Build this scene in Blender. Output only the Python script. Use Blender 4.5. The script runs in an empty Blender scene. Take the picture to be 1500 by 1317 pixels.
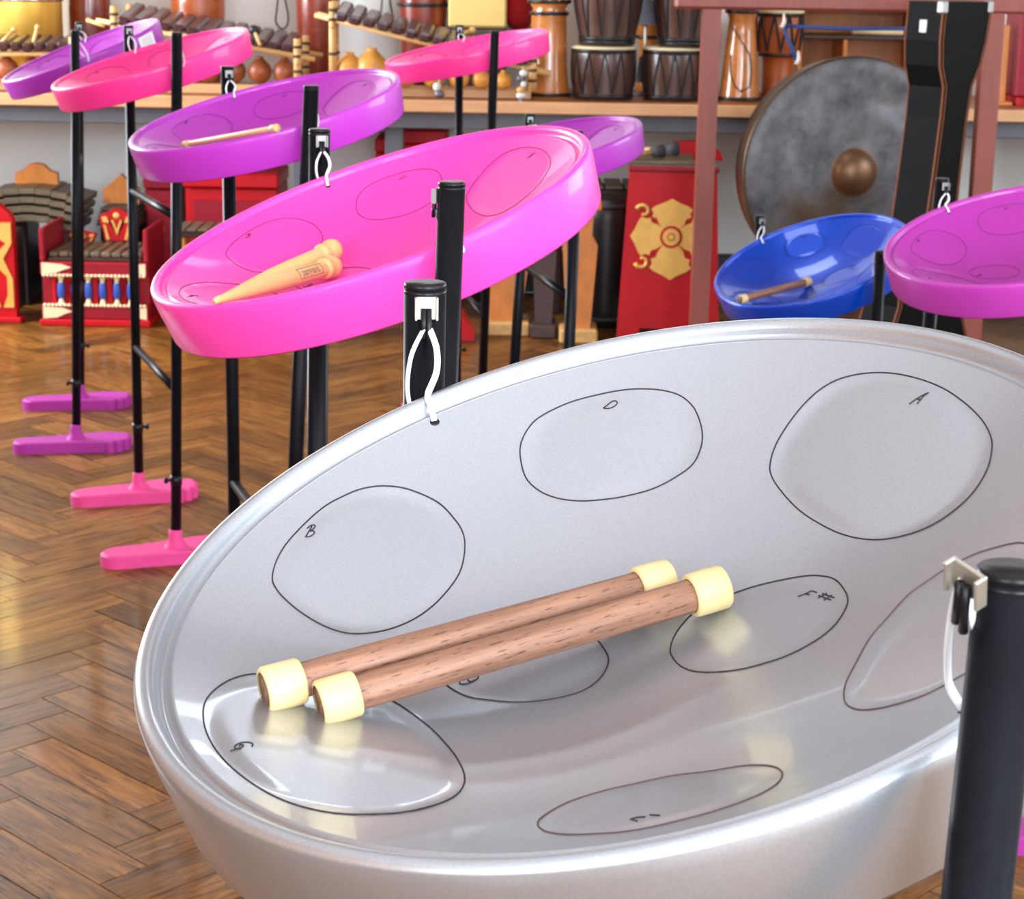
import bpy, math, random
from mathutils import Vector, Matrix
random.seed(7)
PI = math.pi
sc = bpy.context.scene
COL = sc.collection

# ------------------------------------------------------------------ camera
FPX, PITCH, ROLL, CAMH = 2860.8, 0.24944, 0.01695, 1.1903
IW, IH = 1500, 1317
FWD = Vector((0, math.cos(PITCH), -math.sin(PITCH)))
UP0 = Vector((0, math.sin(PITCH), math.cos(PITCH)))
RT0 = Vector((1, 0, 0))
RIGHT = RT0 * math.cos(ROLL) + UP0 * math.sin(ROLL)
UP = -RT0 * math.sin(ROLL) + UP0 * math.cos(ROLL)
EYE = Vector((0, 0, CAMH))
cam_d = bpy.data.cameras.new('camera')
cam = bpy.data.objects.new('camera', cam_d)
COL.objects.link(cam)
cam.matrix_world = Matrix((
    (RIGHT.x, UP.x, -FWD.x, EYE.x), (RIGHT.y, UP.y, -FWD.y, EYE.y),
    (RIGHT.z, UP.z, -FWD.z, EYE.z), (0, 0, 0, 1)))
cam_d.sensor_fit = 'HORIZONTAL'
cam_d.sensor_width = 36
cam_d.lens = FPX * 36 / IW
cam_d.clip_start = .02
cam_d.dof.use_dof = True
cam_d.dof.focus_distance = 1.0
cam_d.dof.aperture_fstop = 40
sc.camera = cam
sc.view_settings.view_transform = 'Standard'
sc.view_settings.look = 'None'
sc.view_settings.gamma = 1
sc.view_settings.use_curve_mapping = False
sc.view_settings.exposure = 0.12

# ------------------------------------------------------------------ light
W = bpy.data.worlds.new('sky'); sc.world = W; W.use_nodes = True
bgn = W.node_tree.nodes['Background']
bgn.inputs['Color'].default_value = (.75, .86, 1, 1)
bgn.inputs['Strength'].default_value = 1.0

ROOM = dict(x0=-3.2, x1=3.3, y0=-2.0, y1=7.0, z1=2.9)
def area(name, loc, rot, sx, sy, power, col):
    l = bpy.data.lights.new(name, 'AREA'); l.shape = 'RECTANGLE'
    l.size, l.size_y, l.energy, l.color = sx, sy, power, col
    o = bpy.data.objects.new(name, l); COL.objects.link(o)
    o.location = loc; o.rotation_euler = rot
    return o
# daylight coming in through the openings of the room: two windows behind the
# camera, windows on the right, two small roof lights
WIN_BACK = [(-2.5, -.9, .95, 2.35), (.1, 2.5, .70, 2.35)]       # x0,x1,z0,z1 on the wall behind the camera
WIN_RIGHT = [(-1.6, .6, 1.0, 2.4), (3.4, 5.2, 1.0, 2.4)]         # y0,y1,z0,z1 on the right wall
WIN_LEFT = [(4.7, 6.6, .75, 2.4)]                                # y0,y1,z0,z1 on the left wall
ROOF = [(-.40, .20, 3.85, 4.25), (-.40, .30, 5.15, 5.75)]         # x0,x1,y0,y1 in the ceiling
DAY = (.83, .915, 1)
for (a0, a1, b0, b1), pw in zip(WIN_BACK, (80, 200)):
    area('daylight_back', ((a0+a1)/2, ROOM['y0']+.02, (b0+b1)/2), (PI/2, 0, 0), a1-a0-.1, b1-b0-.1, pw, DAY)
for (a0, a1, b0, b1), pw in zip(WIN_RIGHT, (60, 60)):
    area('daylight_right', (ROOM['x1']-.02, (a0+a1)/2, (b0+b1)/2), (PI/2, 0, PI/2), a1-a0-.1, b1-b0-.1, pw, DAY)
for (a0, a1, b0, b1), pw in zip(WIN_LEFT, (235,)):
    area('daylight_left', (ROOM['x0']+.02, (a0+a1)/2, (b0+b1)/2), (PI/2, 0, -PI/2), a1-a0-.1, b1-b0-.1, pw, DAY)
for (a0, a1, b0, b1), pw in zip(ROOF, (5, 9)):
    area('daylight_roof', ((a0+a1)/2, (b0+b1)/2, ROOM['z1']-.01), (0, 0, 0), a1-a0, b1-b0, pw, DAY)

# ------------------------------------------------------------------ pixel helpers
def ray(u, v):
    d = FWD + RIGHT * ((u - IW/2) / FPX) - UP * ((v - IH/2) / FPX)
    return d
def at(u, v, Y):                       # point of the photo ray on the plane y = Y
    d = ray(u, v); return EYE + d * (Y / d.y)
def floor_at(u, v, z=0):
    d = ray(u, v); return EYE + d * ((z - CAMH) / d.z)
def px(Y):                             # metres per pixel at a distance Y
    return Y * math.cos(PITCH) / FPX
def project(p):
    d = p - EYE; z = d.dot(FWD)
    return (IW/2 + FPX * d.dot(RIGHT) / z, IH/2 - FPX * d.dot(UP) / z, z)

# ------------------------------------------------------------------ materials
MATS = {}
def srgb(r, g, b):
    f = lambda c: c/12.92 if c <= .04045 else ((c+.055)/1.055)**2.4
    return (f(r/255), f(g/255), f(b/255), 1)
def mat(name, col, rough=.5, metal=0., coat=0., coat_rough=.05, spec=.5, noise=None, bump=None, sss=0, trans=0):
    """principled material; noise=(scale, amount, stretch) mottles the colour, bump=(scale, strength)"""
    m = bpy.data.materials.new(name); m.use_nodes = True
    nt = m.node_tree; N = nt.nodes; L = nt.links
    p = N['Principled BSDF']
    p.inputs['Base Color'].default_value = col
    p.inputs['Roughness'].default_value = rough
    p.inputs['Metallic'].default_value = metal
    p.inputs['Coat Weight'].default_value = coat
    p.inputs['Coat Roughness'].default_value = coat_rough
    p.inputs['Specular IOR Level'].default_value = spec
    if trans: p.inputs['Transmission Weight'].default_value = trans
    if sss:
        p.inputs['Subsurface Weight'].default_value = sss
        p.inputs['Subsurface Radius'].default_value = (.004, .003, .002)
    tc = None
    if noise or bump:
        tc = N.new('ShaderNodeTexCoord')
    if noise:
        s, a, st = noise
        mp = N.new('ShaderNodeMapping'); mp.inputs['Scale'].default_value = st
        L.new(tc.outputs['Object'], mp.inputs['Vector'])
        oi = N.new('ShaderNodeObjectInfo')
        ad = N.new('ShaderNodeVectorMath'); ad.operation = 'ADD'
        ml = N.new('ShaderNodeMath'); ml.operation = 'MULTIPLY'; ml.inputs[1].default_value = 13.7
        L.new(oi.outputs['Random'], ml.inputs[0]); L.new(mp.outputs['Vector'], ad.inputs[0]); L.new(ml.outputs[0], ad.inputs[1])
        n = N.new('ShaderNodeTexNoise'); n.inputs['Scale'].default_value = s
        n.inputs['Detail'].default_value = 6; n.inputs['Roughness'].default_value = .62
        L.new(ad.outputs[0], n.inputs['Vector'])
        r = N.new('ShaderNodeValToRGB')
        c = Vector(col[:3])
        r.color_ramp.elements[0].position = .3; r.color_ramp.elements[1].position = .7
        r.color_ramp.elements[0].color = (*(c*(1-a)), 1)
        r.color_ramp.elements[1].color = (*[min(1, x*(1+a)) for x in c], 1)
        L.new(n.outputs['Fac'], r.inputs['Fac']); L.new(r.outputs['Color'], p.inputs['Base Color'])
    if bump:
        n2 = N.new('ShaderNodeTexNoise'); n2.inputs['Scale'].default_value = bump[0]; n2.inputs['Detail'].default_value = 3
        L.new(tc.outputs['Object'], n2.inputs['Vector'])
        b = N.new('ShaderNodeBump'); b.inputs['Strength'].default_value = bump[1]; b.inputs['Distance'].default_value = .001
        L.new(n2.outputs['Fac'], b.inputs['Height']); L.new(b.outputs['Normal'], p.inputs['Normal'])
    MATS[name] = m
    return m
ISO = (1, 1, 1)
mat('silver_paint', (.49, .515, .55, 1), .33, .80, .5, .05, noise=(900, .08, ISO), bump=(1100, .04))
mat('pink_paint', (.96, .060, .42, 1), .42, .0, .25, .08, spec=.3)
mat('hot_pink_paint', (.92, .035, .28, 1), .42, .0, .25, .08, spec=.3)
mat('purple_paint', (.47, .035, .48, 1), .42, .0, .3, .06, spec=.3)
mat('violet_paint', (.35, .025, .38, 1), .42, .0, .3, .06, spec=.3)
mat('orchid_paint', (.44, .04, .37, 1), .42, .0, .3, .06, spec=.3)
mat('blue_paint', (.0, .055, .50, 1), .3, .25, .6, .03, spec=.3)
mat('pink_foot', (.70, .06, .24, 1), .55, spec=.2)
mat('purple_foot', (.37, .03, .27, 1), .55, spec=.2)
mat('silver_foot', (.5, .5, .52, 1), .45, .4)
mat('blue_foot', (.0, .045, .36, 1), .5)
mat('black_tube', (.0050, .0050, .0070, 1), .34, .0, .0, .2, spec=.10, noise=(35, .25, ISO))
mat('black_plastic', (.008, .007, .008, 1), .3, spec=.22)
mat('marker_ink', (.018, .010, .014, 1), .7)
mat('marker_brown', (.10, .055, .05, 1), .7)
mat('nylon', (.80, .82, .84, 1), .3, 0, .3)
mat('clip_steel', (.56, .54, .47, 1), .35, .85)
mat('cap_rubber', (.68, .52, .24, 1), .45, sss=.15, noise=(60, .05, ISO))
mat('beech', srgb(228, 184, 120), .45, noise=(30, .10, (3, 30, 30)))
mat('label_paper', (.75, .75, .78, 1), .6)
mat('print_ink', (.10, .10, .10, 1), .7)
mat('wall_paint', srgb(236, 236, 230), .75, noise=(2.0, .03, ISO), bump=(120, .08))
mat('ceiling_paint', (.88, .90, .92, 1), .85)
mat('timber_ceiling', srgb(122, 88, 64), .6, noise=(4, .2, (1, 8, 8)))
mat('dull_steel', (.30, .30, .29, 1), .45, .6)
mat('timber_wall', srgb(176, 122, 78), .55, noise=(4, .22, (1, 1, 8)))
mat('skirting_paint', (.018, .016, .017, 1), .45)
mat('frame_white', (.8, .8, .8, 1), .5)
mat('shelf_edge', srgb(205, 152, 104), .5, noise=(6, .12, (1, 8, 8)))
mat('shelf_top', srgb(150, 92, 58), .45, noise=(6, .2, (1, 8, 8)))
mat('shelf_rail', srgb(92, 92, 98), .6, noise=(8, .08, ISO))
mat('gong_frame', srgb(134, 64, 50), .5, noise=(5, .16, (9, 9, 1)))
mat('red_lacquer', srgb(182, 14, 24), .45, 0, .0, spec=.25, noise=(5, .14, ISO))
mat('dark_red_lacquer', srgb(142, 22, 38), .45, 0, .0, spec=.25, noise=(5, .12, ISO))
mat('gold_leaf', srgb(222, 172, 84), .42, .25, noise=(30, .12, ISO))
mat('cream_paint', srgb(235, 212, 168), .5)
mat('blue_enamel', srgb(48, 82, 170), .4)
mat('bronze_key', srgb(112, 98, 78), .42, .45, noise=(14, .25, ISO))
mat('dark_wood', srgb(58, 34, 28), .42, noise=(8, .35, (3, 3, 14)))
mat('dark_key', srgb(64, 34, 34), .35, 0, .2, noise=(9, .3, (10, 2, 2)))
mat('bamboo', srgb(205, 158, 98), .5, noise=(10, .18, (2, 2, 12)))
mat('gourd_skin', srgb(206, 140, 58), .42, noise=(7, .22, ISO))
mat('gourd_red', srgb(150, 78, 40), .42, noise=(7, .22, ISO))
mat('lashing', srgb(74, 54, 38), .8)
mat('conga_red', srgb(122, 44, 26), .28, 0, .5, noise=(6, .25, (2, 2, 8)))
mat('conga_orange', srgb(160, 78, 34), .28, 0, .5, noise=(6, .25, (2, 2, 8)))
mat('djembe_wood', srgb(184, 112, 52), .22, 0, .6, noise=(6, .2, (2, 2, 8)))
mat('stave_wood', srgb(74, 42, 30), .35, 0, .25, noise=(8, .35, (6, 6, 1.5)))
mat('drum_head', srgb(214, 198, 158), .6)
mat('hoop_black', (.014, .014, .015, 1), .35, .2)
mat('rope', srgb(30, 28, 26), .8)
mat('rope_yellow', srgb(200, 150, 60), .7)
mat('brass', srgb(248, 204, 96), .32, .55)
mat('chrome', (.8, .8, .82, 1), .15, 1)
mat('cowbell_grey', srgb(104, 100, 108), .4, .5)
mat('pale_gold_wood', srgb(226, 194, 112), .5, noise=(3, .1, ISO))
mat('red_cloth', srgb(170, 16, 24), .85, noise=(14, .2, ISO))
mat('orange_wood', srgb(196, 118, 46), .42, noise=(6, .2, (8, 8, 2)))
mat('tan_wood', srgb(200, 156, 92), .45, noise=(6, .2, (8, 2, 8)))
mat('black_wood', (.02, .016, .015, 1), .4)
mat('case_leather', (.004, .0038, .0038, 1), .55, spec=.06, bump=(300, .1))
mat('stitching', srgb(126, 66, 30), .7)
mat('blue_rope', srgb(36, 62, 120), .75)
mat('string_white', srgb(214, 208, 196), .8)
mat('mallet_grey', srgb(62, 60, 64), .8)
mat('gong_rim', srgb(78, 58, 42), .4, .6, noise=(9, .3, ISO))
mat('gong_boss', srgb(112, 82, 58), .42, .6, noise=(14, .25, ISO))

def node_mat(name):
    m = bpy.data.materials.new(name); m.use_nodes = True; MATS[name] = m
    nt = m.node_tree
    return m, nt.nodes, nt.links, nt.nodes['Principled BSDF']
# gong bronze: dark grey patina with brown rubbed patches
m, N, L, P = node_mat('gong_bronze')
tc = N.new('ShaderNodeTexCoord')
n1 = N.new('ShaderNodeTexNoise'); n1.inputs['Scale'].default_value = 7; n1.inputs['Detail'].default_value = 8; n1.inputs['Roughness'].default_value = .65
n2 = N.new('ShaderNodeTexNoise'); n2.inputs['Scale'].default_value = 3.2; n2.inputs['Detail'].default_value = 5
r1 = N.new('ShaderNodeValToRGB'); r1.color_ramp.elements[0].color = srgb(52, 50, 54); r1.color_ramp.elements[1].color = srgb(116, 114, 116)
r1.color_ramp.elements[0].position = .33; r1.color_ramp.elements[1].position = .70
r2 = N.new('ShaderNodeValToRGB'); r2.color_ramp.elements[0].position = .54; r2.color_ramp.elements[1].position = .64
mx = N.new('ShaderNodeMix'); mx.data_type = 'RGBA'; mx.inputs['B'].default_value = srgb(80, 64, 48)
for n in (n1, n2): L.new(tc.outputs['Object'], n.inputs['Vector'])
L.new(n1.outputs['Fac'], r1.inputs['Fac']); L.new(n2.outputs['Fac'], r2.inputs['Fac'])
L.new(r2.outputs['Color'], mx.inputs['Factor']); L.new(r1.outputs['Color'], mx.inputs['A'])
L.new(mx.outputs['Result'], P.inputs['Base Color'])
P.inputs['Metallic'].default_value = .55; P.inputs['Roughness'].default_value = .5

# rosewood-like stick wood: fine dashes along local X
m, N, L, P = node_mat('stick_wood')
tc = N.new('ShaderNodeTexCoord')
mp = N.new('ShaderNodeMapping'); mp.inputs['Scale'].default_value = (14, 260, 260)
mp2 = N.new('ShaderNodeMapping'); mp2.inputs['Scale'].default_value = (150, 1300, 1300)
n1 = N.new('ShaderNodeTexNoise'); n1.inputs['Scale'].default_value = 1; n1.inputs['Detail'].default_value = 5
n2 = N.new('ShaderNodeTexNoise'); n2.inputs['Scale'].default_value = 1; n2.inputs['Detail'].default_value = 2
L.new(tc.outputs['Object'], mp.inputs['Vector']); L.new(tc.outputs['Object'], mp2.inputs['Vector'])
L.new(mp.outputs['Vector'], n1.inputs['Vector']); L.new(mp2.outputs['Vector'], n2.inputs['Vector'])
r1 = N.new('ShaderNodeValToRGB'); r1.color_ramp.elements[0].color = srgb(108, 72, 54); r1.color_ramp.elements[1].color = srgb(162, 116, 90)
r1.color_ramp.elements[0].position = .3; r1.color_ramp.elements[1].position = .7
r2 = N.new('ShaderNodeValToRGB'); r2.color_ramp.elements[0].position = .30; r2.color_ramp.elements[0].color = (1, 1, 1, 1)
r2.color_ramp.elements[1].position = .40; r2.color_ramp.elements[1].color = (0, 0, 0, 1)
mx = N.new('ShaderNodeMix'); mx.data_type = 'RGBA'; mx.inputs['B'].default_value = srgb(82, 48, 36)
L.new(n1.outputs['Fac'], r1.inputs['Fac']); L.new(n2.outputs['Fac'], r2.inputs['Fac'])
L.new(r2.outputs['Color'], mx.inputs['Factor']); L.new(r1.outputs['Color'], mx.inputs['A'])
L.new(mx.outputs['Result'], P.inputs['Base Color']); P.inputs['Roughness'].default_value = .5

# parquet oak: grain runs along the UV u axis, tone varies per block
m, N, L, P = node_mat('parquet_oak')
uv = N.new('ShaderNodeUVMap'); uv.uv_map = 'grain'
oi = N.new('ShaderNodeObjectInfo'); ge = N.new('ShaderNodeNewGeometry')
at_ = N.new('ShaderNodeAttribute'); at_.attribute_name = 'tone'
sm = N.new('ShaderNodeMath'); sm.operation = 'ADD'
L.new(oi.outputs['Random'], sm.inputs[0]); L.new(at_.outputs['Fac'], sm.inputs[1])
fr = N.new('ShaderNodeMath'); fr.operation = 'FRACT'; L.new(sm.outputs[0], fr.inputs[0])
off = N.new('ShaderNodeMath'); off.operation = 'MULTIPLY'; off.inputs[1].default_value = 37.; L.new(fr.outputs[0], off.inputs[0])
av = N.new('ShaderNodeVectorMath'); av.operation = 'ADD'; L.new(uv.outputs['UV'], av.inputs[0]); L.new(off.outputs[0], av.inputs[1])
mp = N.new('ShaderNodeMapping'); mp.inputs['Scale'].default_value = (3.2, 34, 1); L.new(av.outputs[0], mp.inputs['Vector'])
n1 = N.new('ShaderNodeTexNoise'); n1.inputs['Scale'].default_value = 1; n1.inputs['Detail'].default_value = 6; n1.inputs['Roughness'].default_value = .7; n1.inputs['Distortion'].default_value = 1.4
L.new(mp.outputs['Vector'], n1.inputs['Vector'])
mpb = N.new('ShaderNodeMapping'); mpb.inputs['Scale'].default_value = (7, 120, 1); L.new(av.outputs[0], mpb.inputs['Vector'])
n2 = N.new('ShaderNodeTexNoise'); n2.inputs['Scale'].default_value = 1; n2.inputs['Detail'].default_value = 3; n2.inputs['Distortion'].default_value = 2.2; n2.inputs['Roughness'].default_value = .6
L.new(mpb.outputs['Vector'], n2.inputs['Vector'])
r1 = N.new('ShaderNodeValToRGB')
r1.color_ramp.elements[0].position = .28; r1.color_ramp.elements[0].color = srgb(92, 58, 24)
r1.color_ramp.elements[1].position = .72; r1.color_ramp.elements[1].color = srgb(206, 152, 82)
e = r1.color_ramp.elements.new(.5); e.color = srgb(166, 114, 54)
L.new(n1.outputs['Fac'], r1.inputs['Fac'])
r2 = N.new('ShaderNodeValToRGB'); r2.color_ramp.elements[0].position = .37; r2.color_ramp.elements[0].color = (1, 1, 1, 1)
r2.color_ramp.elements[1].position = .47; r2.color_ramp.elements[1].color = (0, 0, 0, 1); L.new(n2.outputs['Fac'], r2.inputs['Fac'])
mx = N.new('ShaderNodeMix'); mx.data_type = 'RGBA'; mx.inputs['B'].default_value = srgb(52, 30, 14)
dk = N.new('ShaderNodeMath'); dk.operation = 'MULTIPLY'; dk.inputs[1].default_value = .75; L.new(r2.outputs['Color'], dk.inputs[0])
L.new(dk.outputs[0], mx.inputs['Factor']); L.new(r1.outputs['Color'], mx.inputs['A'])
tn = N.new('ShaderNodeMapRange'); tn.inputs['To Min'].default_value = .31; tn.inputs['To Max'].default_value = .66; L.new(fr.outputs[0], tn.inputs['Value'])
hs = N.new('ShaderNodeHueSaturation'); hs.inputs['Saturation'].default_value = 1.04; hs.inputs['Hue'].default_value = .492; L.new(tn.outputs[0], hs.inputs['Value']); L.new(mx.outputs['Result'], hs.inputs['Color'])
L.new(hs.outputs['Color'], P.inputs['Base Color'])
P.inputs['Roughness'].default_value = .45; P.inputs['Specular IOR Level'].default_value = .12; P.inputs['Coat Weight'].default_value = .22; P.inputs['Coat Roughness'].default_value = .09
bp = N.new('ShaderNodeBump'); bp.inputs['Strength'].default_value = .12; bp.inputs['Distance'].default_value = .001
L.new(n1.outputs['Fac'], bp.inputs['Height']); L.new(bp.outputs['Normal'], P.inputs['Normal'])
mat('subfloor', (.018, .010, .006, 1), .8)

# ------------------------------------------------------------------ mesh helpers
class MB:
    def __init__(s): s.v = []; s.f = []; s.sm = []
    def add(s, vs, fs, smooth=False, M=None):
        o = len(s.v)
        s.v += [tuple(M @ Vector(p)) if M else tuple(p) for p in vs]
        s.f += [tuple(i+o for i in f) for f in fs]; s.sm += [smooth]*len(fs)
        return s
    def box(s, x0, x1, y0, y1, z0, z1, M=None):
        vs = [(x, y, z) for z in (z0, z1) for y in (y0, y1) for x in (x0, x1)]
        return s.add(vs, [(0, 2, 3, 1), (4, 5, 7, 6), (0, 1, 5, 4), (2, 6, 7, 3), (0, 4, 6, 2), (1, 3, 7, 5)], False, M)
    def bbox(s, x0, x1, y0, y1, z0, z1, b=.003, M=None):      # box with chamfered edges
        cx, cy, cz = (x0+x1)/2, (y0+y1)/2, (z0+z1)/2
        hx, hy, hz = abs(x1-x0)/2, abs(y1-y0)/2, abs(z1-z0)/2
        b = min(b, hx*.9, hy*.9, hz*.9)
        vs, idx = [], {}
        for sx in (-1, 1):
            for sy in (-1, 1):
                for sz in (-1, 1):
                    for k in range(3):
                        h = [hx, hy, hz]; q = [sx, sy, sz]
                        p = [q[i]*(h[i]-(0 if i == k else b)) for i in range(3)]
                        idx[(sx, sy, sz, k)] = len(vs); vs.append((cx+p[0], cy+p[1], cz+p[2]))
        fs = []
        for k in range(3):
            i, j = [(1, 2), (0, 2), (0, 1)][k]
            for d in (-1, 1):
                def g(a, c):
                    q = [0, 0, 0]; q[k] = d; q[i] = a; q[j] = c; return idx[(*q, k)]
                f = (g(-1, -1), g(1, -1), g(1, 1), g(-1, 1)); fs.append(f)
            for a in (-1, 1):          # edges along axis k
                for c in (-1, 1):
                    def e(dk, kk):
                        q = [0, 0, 0]; q[k] = dk; q[i] = a; q[j] = c; return idx[(*q, kk)]
                    fs.append((e(-1, i), e(1, i), e(1, j), e(-1, j)))
        for sx in (-1, 1):
            for sy in (-1, 1):
                for sz in (-1, 1):
                    fs.append(tuple(idx[(sx, sy, sz, k)] for k in range(3)))
        return s.add(vs, fs, False, M)
    def lathe(s, prof, n=32, M=None, smooth=True, closed=False):
        vs = []; fs = []
        for (r, z) in prof:
            for k in range(n):
                a = 2*PI*k/n; vs.append((r*math.cos(a), r*math.sin(a), z))
        m_ = len(prof)
        for i in range(m_-1 if not closed else m_):
            for k in range(n):
                a, b = i*n+k, i*n+(k+1) % n; c, d = ((i+1) % m_)*n+(k+1) % n, ((i+1) % m_)*n+k
                fs.append((a, b, c, d))
        return s.add(vs, fs, smooth, M)
    def disc(s, r, z, n=32, M=None):
        return s.add([(r*math.cos(2*PI*k/n), r*math.sin(2*PI*k/n), z) for k in range(n)], [tuple(range(n))], False, M)
    def tube(s, pts, r, n=8, caps=True, smooth=True, flat=None):
        pts = [Vector(p) for p in pts]; rs = r if isinstance(r, (list, tuple)) else [r]*len(pts)
        vs = []; fs = []; prev = None
        for i, p in enumerate(pts):
            t = (pts[min(i+1, len(pts)-1)] - pts[max(i-1, 0)]).normalized()
            if prev is None:
                a = Vector((0, 0, 1)) if abs(t.z) < .9 else Vector((1, 0, 0))
                u = t.cross(a).normalized()
            else:
                u = (prev - t*prev.dot(t)).normalized()
            prev = u; w = t.cross(u)
            for k in range(n):
                an = 2*PI*k/n; vs.append(p + (u*math.cos(an) + w*math.sin(an)*(flat or 1))*rs[i])
        for i in range(len(pts)-1):
            for k in range(n):
                fs.append((i*n+k, i*n+(k+1) % n, (i+1)*n+(k+1) % n, (i+1)*n+k))
        if caps:
            fs.append(tuple(range(n-1, -1, -1))); fs.append(tuple((len(pts)-1)*n+k for k in range(n)))
        return s.add(vs, fs, smooth)
    def prism(s, poly, d0, d1, M=None):    # polygon in local xz, extruded along y
        n = len(poly)
        vs = [(x, d0, z) for x, z in poly] + [(x, d1, z) for x, z in poly]
        fs = [tuple(range(n)), tuple(range(2*n-1, n-1, -1))] + [(i, i+n, (i+1) % n+n, (i+1) % n) for i in range(n)]
        return s.add(vs, fs, False, M)
    def ball(s, c, rx, ry, rz, n=14, m_=9, M=None):
        vs = []; fs = []
        for i in range(m_+1):
            t = PI*i/m_
            for k in range(n):
                a = 2*PI*k/n; vs.append((c[0]+rx*math.sin(t)*math.cos(a), c[1]+ry*math.sin(t)*math.sin(a), c[2]+rz*math.cos(t)))
        for i in range(m_):
            for k in range(n):
                fs.append((i*n+k, (i+1)*n+k, (i+1)*n+(k+1) % n, i*n+(k+1) % n))
        return s.add(vs, fs, True, M)
    def mesh(s, name):
        me = bpy.data.meshes.new(name); me.from_pydata(s.v, [], s.f)
        for p, q in zip(me.polygons, s.sm): p.use_smooth = q
        me.validate(); me.update()
        return me
    def build(s, name, m, parent=None, loc=None):
        return put(name, s.mesh(name), m, parent, loc)
def put(name, me, m, parent=None, loc=None):
    o = bpy.data.objects.new(name, me); COL.objects.link(o)
    if m and not me.materials: me.materials.append(MATS[m])
    if parent: o.parent = parent
    if loc: o.location = loc
    return o
def fix_normals(me):
    import bmesh
    b = bmesh.new(); b.from_mesh(me); bmesh.ops.recalc_face_normals(b, faces=b.faces); b.to_mesh(me); b.free()
def tag(o, label, cat, group=None, kind=None):
    if label: o['label'] = label
    if cat: o['category'] = cat
    if group: o['group'] = group
    if kind: o['kind'] = kind
    return o
def thing(name, label, cat, loc=(0, 0, 0), rotz=0, group=None, M=None):
    o = bpy.data.objects.new(name, None); COL.objects.link(o); o.empty_display_size = .05
    if M is not None: o.matrix_world = M
    else: o.location = loc; o.rotation_euler = (0, 0, rotz)
    return tag(o, label, cat, group)
def struct(name, mb, m, label=None):
    o = mb.build(name, m); o['kind'] = 'structure'
    if label: o['label'] = label
    return o
def catmull(pts, n=6, closed=True):
    P_ = [Vector(p) for p in pts]; out = []; N_ = len(P_)
    for i in range(N_ if closed else N_-1):
        g = (lambda k: P_[k % N_]) if closed else (lambda k: P_[max(0, min(N_-1, k))])
        p0, p1, p2, p3 = g(i-1), g(i), g(i+1), g(i+2)
        for k in range(n):
            t = k/n
            out.append(.5*((2*p1)+(p2-p0)*t+(2*p0-5*p1+4*p2-p3)*t*t+(3*p1-p0-3*p2+p3)*t**3))
    if not closed: out.append(P_[-1])
    return out
def frame(C, a, n):
    a = Vector(a).normalized(); n = Vector(n); n = (n - a*n.dot(a)).normalized(); b = n.cross(a); C = Vector(C)
    return Matrix(((a.x, b.x, n.x, C.x), (a.y, b.y, n.y, C.y), (a.z, b.z, n.z, C.z), (0, 0, 0, 1)))

# ================================================================== THE ROOM
X0, X1, Y0, Y1, Z1 = ROOM['x0'], ROOM['x1'], ROOM['y0'], ROOM['y1'], ROOM['z1']
def wall_with_openings(name, horizontal, pos, t0, t1, opens, m):
    mb = MB(); cuts = sorted(opens)
    def seg(a, b, z0, z1):
        if b-a < 1e-4 or z1-z0 < 1e-4: return
        if horizontal: mb.box(a, b, *sorted(pos), z0, z1)
        else: mb.box(*sorted(pos), a, b, z0, z1)
    cur = t0
    for (a, b, z0, z1) in cuts:
        seg(cur, a, 0, Z1); seg(a, b, 0, z0); seg(a, b, z1, Z1); cur = b
    seg(cur, t1, 0, Z1)
    return struct(name, mb, m)
struct('wall_far', MB().box(X0-.1, X1+.1, Y1, Y1+.1, 0, Z1), 'wall_paint', 'off white painted wall behind the instrument shelf')
wall_with_openings('wall_near', True, (Y0-.1, Y0), X0-.1, X1+.1, WIN_BACK, 'wall_paint')
wall_with_openings('wall_left', False, (X0-.1, X0), Y0, Y1, WIN_LEFT, 'timber_wall')
wall_with_openings('wall_right', False, (X1, X1+.1), Y0, Y1, WIN_RIGHT, 'wall_paint')
YT = 2.5                                # white ceiling near the camera, boarded roof beyond
struct('ceiling', MB().box(X0-.1, X1+.1, Y0-.1, YT, Z1, Z1+.1), 'ceiling_paint')
mb = MB(); ys = YT
for (a0, a1, b0, b1) in sorted(ROOF, key=lambda q: q[2]):
    mb.box(X0-.1, X1+.1, ys, b0, Z1, Z1+.1); mb.box(X0-.1, a0, b0, b1, Z1, Z1+.1); mb.box(a1, X1+.1, b0, b1, Z1, Z1+.1); ys = b1
mb.box(X0-.1, X1+.1, ys, Y1+.1, Z1, Z1+.1)
struct('ceiling_boards', mb, 'timber_ceiling')
bb = MB().bbox(X0, X1, Y1-.025, Y1, 0, .15, .004)
struct('baseboard_far', bb, 'skirting_paint', 'black skirting board along the foot of the far wall')
nw = 0
for k, (a0, a1, z0, z1) in enumerate(WIN_BACK + WIN_RIGHT + WIN_LEFT):
    nw += 1
    side = k >= len(WIN_BACK)
    w = tag(bpy.data.objects.new('window_%d' % nw, None), None, None, kind='structure'); COL.objects.link(w)
    bars = [(a0, a0+.05, z0, z1), (a1-.05, a1, z0, z1), (a0, a1, z0, z0+.05), (a0, a1, z1-.05, z1), ((a0+a1)/2-.02, (a0+a1)/2+.02, z0, z1)]
    mb = MB()
    for (p, q, r, s_) in bars:
        if k >= len(WIN_BACK)+len(WIN_RIGHT): mb.box(X0-.09, X0-.03, p, q, r, s_)
        elif side: mb.box(X1+.03, X1+.09, p, q, r, s_)
        else: mb.box(p, q, Y0-.09, Y0-.03, r, s_)
    mb.build('window_frame', 'frame_white', w)
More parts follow.
